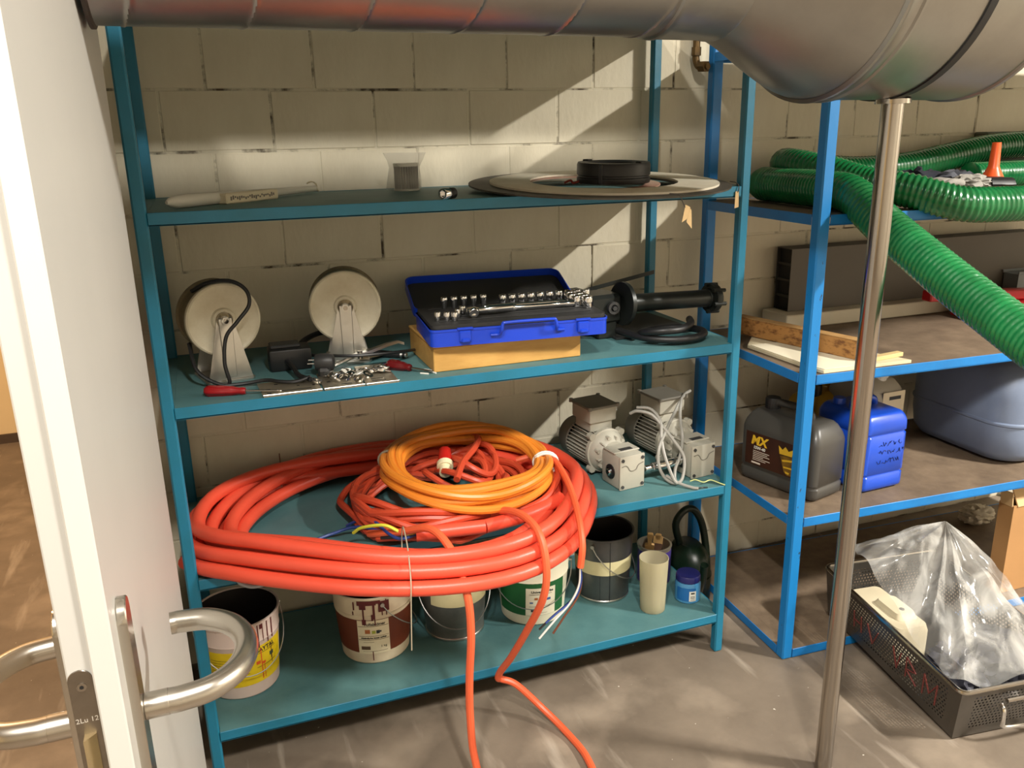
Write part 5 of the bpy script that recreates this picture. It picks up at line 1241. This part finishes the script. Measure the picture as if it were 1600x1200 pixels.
obj('printed_mark', onl(flat([[(.142, .120), (.190, .124), (.190, .064), (.172, .062), (.160, .070)]]), .0006), mat('label_ochre', (150, 112, 34), .4, rgb2=(90, 62, 22), vscale=30), lb, smooth=0, label='golden glass picture')
obj('printed_mark', onl(flat([[(.150, .108), (.190, .116), (.190, .110), (.152, .102)], [(.156, .088), (.190, .090), (.190, .085), (.158, .083)], [(.164, .074), (.180, .072), (.178, .066), (.166, .068)]]), .0010), YM, lb, smooth=0)
JB = mat('jerry_blue', (26, 76, 196), .3, coat=.2)
t, body = jerry('jerrycan', 'bright blue jerrycan with faint handwriting right of the steel pole', (1.936, -.045, Q3), math.radians(3), .175, .215, .248, JB, JB, 'x', (.040, .16), ribs=(.055, .185), shoulder=.028, capr=.020, topin=.020, caph=.018)
b = B()
for k, row in enumerate(((.155, 5), (.128, 6), (.098, 5))):
    for j in range(row[1]):
        x = .055 + .019 * j; pts = [(x + .014 * i / 4 + rnd.uniform(-.003, .003), -.0009, row[0] + rnd.uniform(-.008, .008)) for i in range(5)]
        tube(b, spline(pts, 3), .0008, 5)
obj('handwriting', b, mat('marker_navy', (14, 30, 90), .6), t)
t, body = jerry('jerrycan', 'translucent grey white jerrycan behind the blue one with a paper label', (2.125, .155, Q3), math.radians(2), .165, .20, .285, mat('jerry_pale', (168, 162, 148), .5), WHITEP, 'x', (.085, .05), ribs=(.05,), shoulder=.06, capr=.028, caph=.02)
obj('paper_label', (lambda b_: (box(b_, (.105, -.0008, .175), (.095, .0008, .13), 0), b_)[1])(B()), mat('label_paper', (220, 208, 178)), t)
obj('printed_mark', (lambda b_: (b2(b_, (.085, -.0018, .212), (.135, -.0012, .224)), b_)[1])(B()), mat('ink_navy', (40, 44, 52)), t)
t, body = jerry('yellow_canister', 'yellow canister in shade at the back behind the oil canister', (2.02, .29, Q3), 0, .17, .15, .205, mat('yellow_dull', (176, 140, 40), .5), BLACK, 'x', (.04, .05), shoulder=.04)
# big bluish tank
TK = mat('tank_blue_grey', (122, 136, 160), .45, rgb2=(104, 116, 140), vscale=3)
t = thing('plastic_tank', 'big rounded blue grey plastic tank at the right end of the blue rack', 'tank', (2.78, .15, Q3))
b = B(); S_ = []
for z, ins, r_ in ((.0004, .05, .08), (.012, .025, .09), (.04, .006, .10), (.10, 0, .10), (.22, 0, .10), (.30, .006, .10), (.335, .035, .09), (.352, .075, .07)):
    S_.append([(x, y, z) for x, y in rrect(.60 - 2 * ins, .46 - 2 * ins, r_, 8)])
loft(b, S_, Tm(2.795, .155, Q3)); bd = obj('tank_body', b, TK, t, world=True, smooth=60)
b = B(); lathe(b, [(.045, .350), (.047, .352), (.047, .378), (.042, .380)], 30, Tm(2.80, .155, Q3), caps=True); obj('tank_lid', b, DKGREY, t, world=True)
b = B(); S_ = []
for z, ins in ((.135, .0005), (.14, -.004), (.146, -.004), (.151, .0005)): S_.append([(x, y, z) for x, y in rrect(.60 - 2 * ins, .46 - 2 * ins, .10, 8)])
loft(b, S_, Tm(2.795, .155, Q3), cap=False); obj('tank_rib', b, TK, t, world=True)

# ================================================================== FLOOR
# perforated steel basket: local origin at the near left base corner
PERF = mat('perforated_steel', (120, 116, 110), .38, .9, var=.2, vscale=10)
def _perf():
    nt = PERF.node_tree; b_ = nt.nodes['Principled BSDF']; uv = nt.nodes.new('ShaderNodeUVMap')
    sx = nt.nodes.new('ShaderNodeSeparateXYZ'); nt.links.new(uv.outputs[0], sx.inputs[0])
    def m(op, a, c, v=None):
        n_ = nt.nodes.new('ShaderNodeMath'); n_.operation = op
        for k, s_ in enumerate((a, c)):
            if s_ is None: continue
            if isinstance(s_, (int, float)): n_.inputs[k].default_value = s_
            else: nt.links.new(s_, n_.inputs[k])
        return n_.outputs[0]
    row = m('FLOOR', m('MULTIPLY', sx.outputs['Y'], 1.0), None)
    off = m('MULTIPLY', m('MODULO', row, 2.0), 0.5)
    fx = m('SUBTRACT', m('FRACT', m('ADD', sx.outputs['X'], off), None), 0.5); fy = m('SUBTRACT', m('FRACT', sx.outputs['Y'], None), 0.5)
    d2 = m('ADD', m('MULTIPLY', fx, fx), m('MULTIPLY', fy, fy))
    hole = m('GREATER_THAN', d2, 0.062)
    nt.links.new(hole, b_.inputs['Alpha'])
_perf()
BSK = (1.812, -.578, 0); BA = math.radians(-6.5)
t = thing('wire_basket', 'perforated steel basket on the floor with red marks on its side', 'basket', BSK, BA)
TILTB = .070
t.rotation_euler = (TILTB, 0, BA); MW[t.name] = Tm(*BSK) @ Rz(BA) @ Rx(TILTB)
BWd, BLn, BHt, TP = .40, .60, .168, .018
def panel(name, p00, p10, p11, p01, nu, nv, border=.02):
    """sheet with rolled border; UVs count the holes"""
    b_ = B(); uvl = b_.loops.layers.uv.new('UVMap')
    P = [Vector(p) for p in (p00, p10, p11, p01)]
    vs = [b_.verts.new(p) for p in P]; f = b_.faces.new(vs)
    for l, uv in zip(f.loops, ((0, 0), (nu, 0), (nu, nv), (0, nv))): l[uvl].uv = uv
    return obj(name, b_, PERF, t, smooth=0)
def lp3(u, v, base0, base1, top0, top1):
    a = Vector(base0).lerp(Vector(base1), u); c = Vector(top0).lerp(Vector(top1), u); return a.lerp(c, v)
corn_b = [(TP, TP, .004), (BWd - TP, TP, .004), (BWd - TP, BLn - TP, .004), (TP, BLn - TP, .004)]
corn_t = [(0, 0, BHt), (BWd, 0, BHt), (BWd, BLn, BHt), (0, BLn, BHt)]
SOL = mat('basket_steel', (120, 116, 110), .36, .9, var=.2, vscale=10)
for i, nm in enumerate(('front', 'right', 'rear', 'left')):
    j = (i + 1) % 4
    f4 = lambda u, v: lp3(u, v, corn_b[i], corn_b[j], corn_t[i], corn_t[j])
    L_ = (Vector(corn_t[j]) - Vector(corn_t[i])).length
    m0, m1 = (.045 / L_, .16)
    panel('side_mesh', f4(m0, m1), f4(1 - m0, m1), f4(1 - m0, .86), f4(m0, .86), round((L_ - .09) / .0115), 11)
    b = B()
    for (u0, v0, u1, v1) in ((0, 0, 1, m1), (0, .86, 1, 1), (0, m1, m0, .86), (1 - m0, m1, 1, .86)):
        v = [b.verts.new(f4(*q_)) for q_ in ((u0, v0), (u1, v0), (u1, v1), (u0, v1))]; b.faces.new(v)
    obj('side_frame', b, SOL, t, smooth=0)
b = B(); vs = [b.verts.new(p) for p in corn_b]; b.faces.new(vs); obj('basket_floor', b, SOL, t, smooth=0)
b = B(); rim = [(x, y, BHt + .002) for x, y in rrect(BWd + .006, BLn + .006, .02, 4, BWd / 2, BLn / 2)]; tube(b, rim, .0062, 8, closed=True); obj('rim', b, STEEL, t)
for yy, s in ((-.004, -1), (BLn + .004, 1)):
    b = B(); hz = .075; hx = BWd / 2
    tube(b, spline([(hx - .075, yy - s * -.0 + s * .002, hz + .040), (hx - .078, yy + s * .016, hz + .030), (hx - .078, yy + s * .020, hz), (hx - .070, yy + s * .018, hz - .020), (hx - .03, yy + s * .018, hz - .026), (hx + .03, yy + s * .018, hz - .026), (hx + .070, yy + s * .018, hz - .020), (hx + .078, yy + s * .020, hz), (hx + .078, yy + s * .016, hz + .030), (hx + .075, yy + s * .002, hz + .040)], 5), .0055, 10); obj('basket_handle', b, CHROME, t)
    b = B(); tube(b, [(hx - .062, yy + s * .004, hz + .050), (hx + .062, yy + s * .004, hz + .050)], .006, 8); obj('handle_bar', b, STEEL, t)
# red marker writing on the left side
RM = mat('marker_red', (104, 46, 40), .75)
def side(u, v): return lp3(u, v, corn_b[3], corn_b[0], corn_t[3], corn_t[0]) + Vector((-.0012, 0, 0))
for ch, (u0, strokes) in enumerate(((.12, [(0, 0, 0, 1), (0, 1, .7, .8), (.7, .8, 0, .5), (0, .5, .8, .25), (.8, .25, 0, 0)]), (.25, [(0, 0, 0, .8), (.7, 0, .7, .8), (0, .4, .7, .4)]), (.36, [(0, .8, .5, 0), (.5, 0, 1, .8)]), (.56, [(0, .9, .4, 0), (.4, 0, .7, .9)]), (.66, [(0, 0, 0, 1), (0, 1, .8, .6), (.8, .6, 0, .4), (0, .4, .9, 0)]), (.78, [(0, 0, 0, 1), (0, 1, .5, .3), (.5, .3, 1, 1), (1, 1, 1, 0)]))):
    b = B()
    for (xa, ya, xb, yb) in strokes: tube(b, [side(u0 + .085 * xa, .30 + .42 * ya), side(u0 + .085 * xb, .30 + .42 * yb)], .0022, 5)
    obj('red_letter', b, RM, t)
MB_ = Tm(*BSK) @ Rz(BA) @ Rx(TILTB)
# cream casting and dark cloth inside, clear bag over them
CRM = mat('cream_part', (218, 206, 176), .6, var=.06, vscale=10)
t = thing('cream_block', 'cream plastic block with a hole inside the steel basket', 'block', MB_ @ Vector((.09, .40, .016)), BA)
b = B(); loft(b, [[(x, y, z) for x, y in rrect(w_, l_, .018, 4)] for z, w_, l_ in ((.0, .11, .24), (.10, .11, .24), (.118, .10, .23))]); obj('block_body', b, CRM, t)
b = B(); loft(b, [[(x + .01, y - .02, z) for x, y in rrect(w_, l_, .014, 4)] for z, w_, l_ in ((.1185, .07, .12), (.135, .06, .10))]); obj('boss', b, CRM, t)
b = B(); cyl(b, (.012, -.045, .1345), (.012, -.045, .1358), .008, n=16); obj('hole', b, BLACK, t)
b = B(); blob(b, MB_ @ Vector((.235, .15, .115)), (.115, .085, .080), 4, .35, 2.2, 12, .006, ridge=True)
tag(obj('dark_cloth', b, mat('dark_blue_cloth', (36, 36, 48), .7, var=.3, vscale=16, bump=.3, bscale=60), smooth=60), 'dark blue bundle inside the clear bag in the basket', 'cloth')
b = B(); blob(b, MB_ @ Vector((.115, .14, .105)), (.065, .085, .062), 4, .35, 2.2, 15, .006, ridge=True)
tag(obj('dark_cloth', b, mat('grey_blue_bundle', (58, 58, 70), .6, var=.3, vscale=16, bump=.3), smooth=60), 'smaller grey blue bundle by the near left corner of the basket', 'cloth')
t = thing('plastic_bag', 'large crumpled clear plastic bag standing up out of the steel basket', 'bag', MB_ @ Vector((.2, .27, .01)))
BAG = plastic_film('bag_film', (226, 225, 220), .30, .12, .18, 14)
apex = Vector((.175, .345, .452))
Bc = spline([(.40, .20, .19), (.405, .40, .21), (.34, .575, .20), (.17, .58, .205), (.02, .52, .25), (-.030, .455, .325), (-.050, .38, .345), (-.030, .30, .290), (.018, .20, .178), (.022, .10, .160), (.075, .035, .150), (.20, .022, .165), (.34, .05, .175)], 12, closed=True)
def _film():
    nt = BAG.node_tree; b_ = nt.nodes['Principled BSDF']; tc = nt.nodes.new('ShaderNodeTexCoord'); mp = nt.nodes.new('ShaderNodeMapping'); mp.inputs['Scale'].default_value = (14, 14, 5)
    n_ = nt.nodes.new('ShaderNodeTexNoise'); n_.inputs['Scale'].default_value = 1.0; n_.inputs['Detail'].default_value = 4; n_.inputs['Distortion'].default_value = .8
    mr = nt.nodes.new('ShaderNodeMapRange'); mr.inputs['From Min'].default_value = .42; mr.inputs['From Max'].default_value = .72; mr.inputs['To Min'].default_value = .15; mr.inputs['To Max'].default_value = .62
    nt.links.new(tc.outputs['Object'], mp.inputs[0]); nt.links.new(mp.outputs[0], n_.inputs['Vector']); nt.links.new(n_.outputs['Fac'], mr.inputs['Value']); nt.links.new(mr.outputs[0], b_.inputs['Alpha'])
_film()
NA, NR = len(Bc), 26
b = B(); top = b.verts.new(MB_ @ apex); prev = None; first_r = None
def tri(x): return abs((x % 1.0) * 2 - 1)
for r_ in range(1, NR + 1):
    s = r_ / NR; ring = []
    for k, q in enumerate(Bc):
        th = k / NA
        p = apex.lerp(q, s)
        belly = .016 * math.sin(PI * s) * (.7 + .5 * math.sin(2 * PI * (2 * th + .15)))      # the film bulges out
        fold = .020 * (tri(9 * th + .25 * s) - .5) * math.sin(PI * min(1, s * 1.05)) + .010 * (tri(17 * th + 1.1 * s + .3) - .5) * s
        cr = .012 * noise.noise(Vector((p.x * 16, p.y * 16, p.z * 16))) + .018 * noise.noise(Vector((p.x * 7 + 3, p.y * 7, p.z * 7)))
        dn = (Vector((q.x - apex.x, q.y - apex.y, 0)).normalized() * .55 + Vector((0, 0, .8)))
        p = p + dn * (belly + fold + cr * math.sin(PI * min(1, s * .96 + .04)))
        if s > .7:                                                     # ragged, rolled lower hem
            p.z += .008 * math.sin(th * 2 * PI * 11) * (s - .7) / .3
        ring.append(b.verts.new(MB_ @ p))
    for k in range(NA):
        k2 = (k + 1) % NA
        if prev is None: b.faces.new((top, ring[k], ring[k2]))
        else: b.faces.new((prev[k], ring[k], ring[k2], prev[k2]))
    prev = ring
obj('film', b, BAG, t, world=True, smooth=28)
# cardboard box at the right edge
CARD = mat('cardboard', (176, 132, 84), .8, var=.08, vscale=8); CARDI = mat('cardboard_inside', (206, 172, 126), .8)
t = thing('cardboard_box', 'narrow open brown cardboard box on the bottom board behind the basket', 'box', (2.72, -.075, Q4))
b = B(); b2(b, (2.525, -.105, Q4 + .001), (2.93, -.10, .352), 0); b2(b, (2.525, -.055, Q4 + .001), (2.93, -.05, .352), 0); b2(b, (2.525, -.10, Q4 + .001), (2.53, -.055, .352), 0); b2(b, (2.925, -.10, Q4 + .001), (2.93, -.055, .352), 0); b2(b, (2.53, -.10, Q4 + .001), (2.925, -.055, Q4 + .006), 0); obj('box_walls', b, CARD, t, world=True)
b = B(); box(b, (0, 0, .02), (.004, .045, .05), 0, Tm(2.524, -.078, .353) @ Ry(-.12)); obj('box_flap', b, CARDI, t, world=True)
b = B(); box(b, (0, 0, .03), (.38, .004, .07), 0, Tm(2.73, -.105, .353) @ Rx(-.5)); obj('box_flap', b, CARDI, t, world=True)
b = B(); blob(b, (2.90, .33, Q4 + .035), (.075, .05, .035), 4, .3, 2, 41, Q4 + .0005, ridge=True)
tag(obj('white_packet', b, mat('packet_white', (200, 190, 170), .7), smooth=60), 'small crumpled whitish packet on the dark bottom board at the right', 'packet')
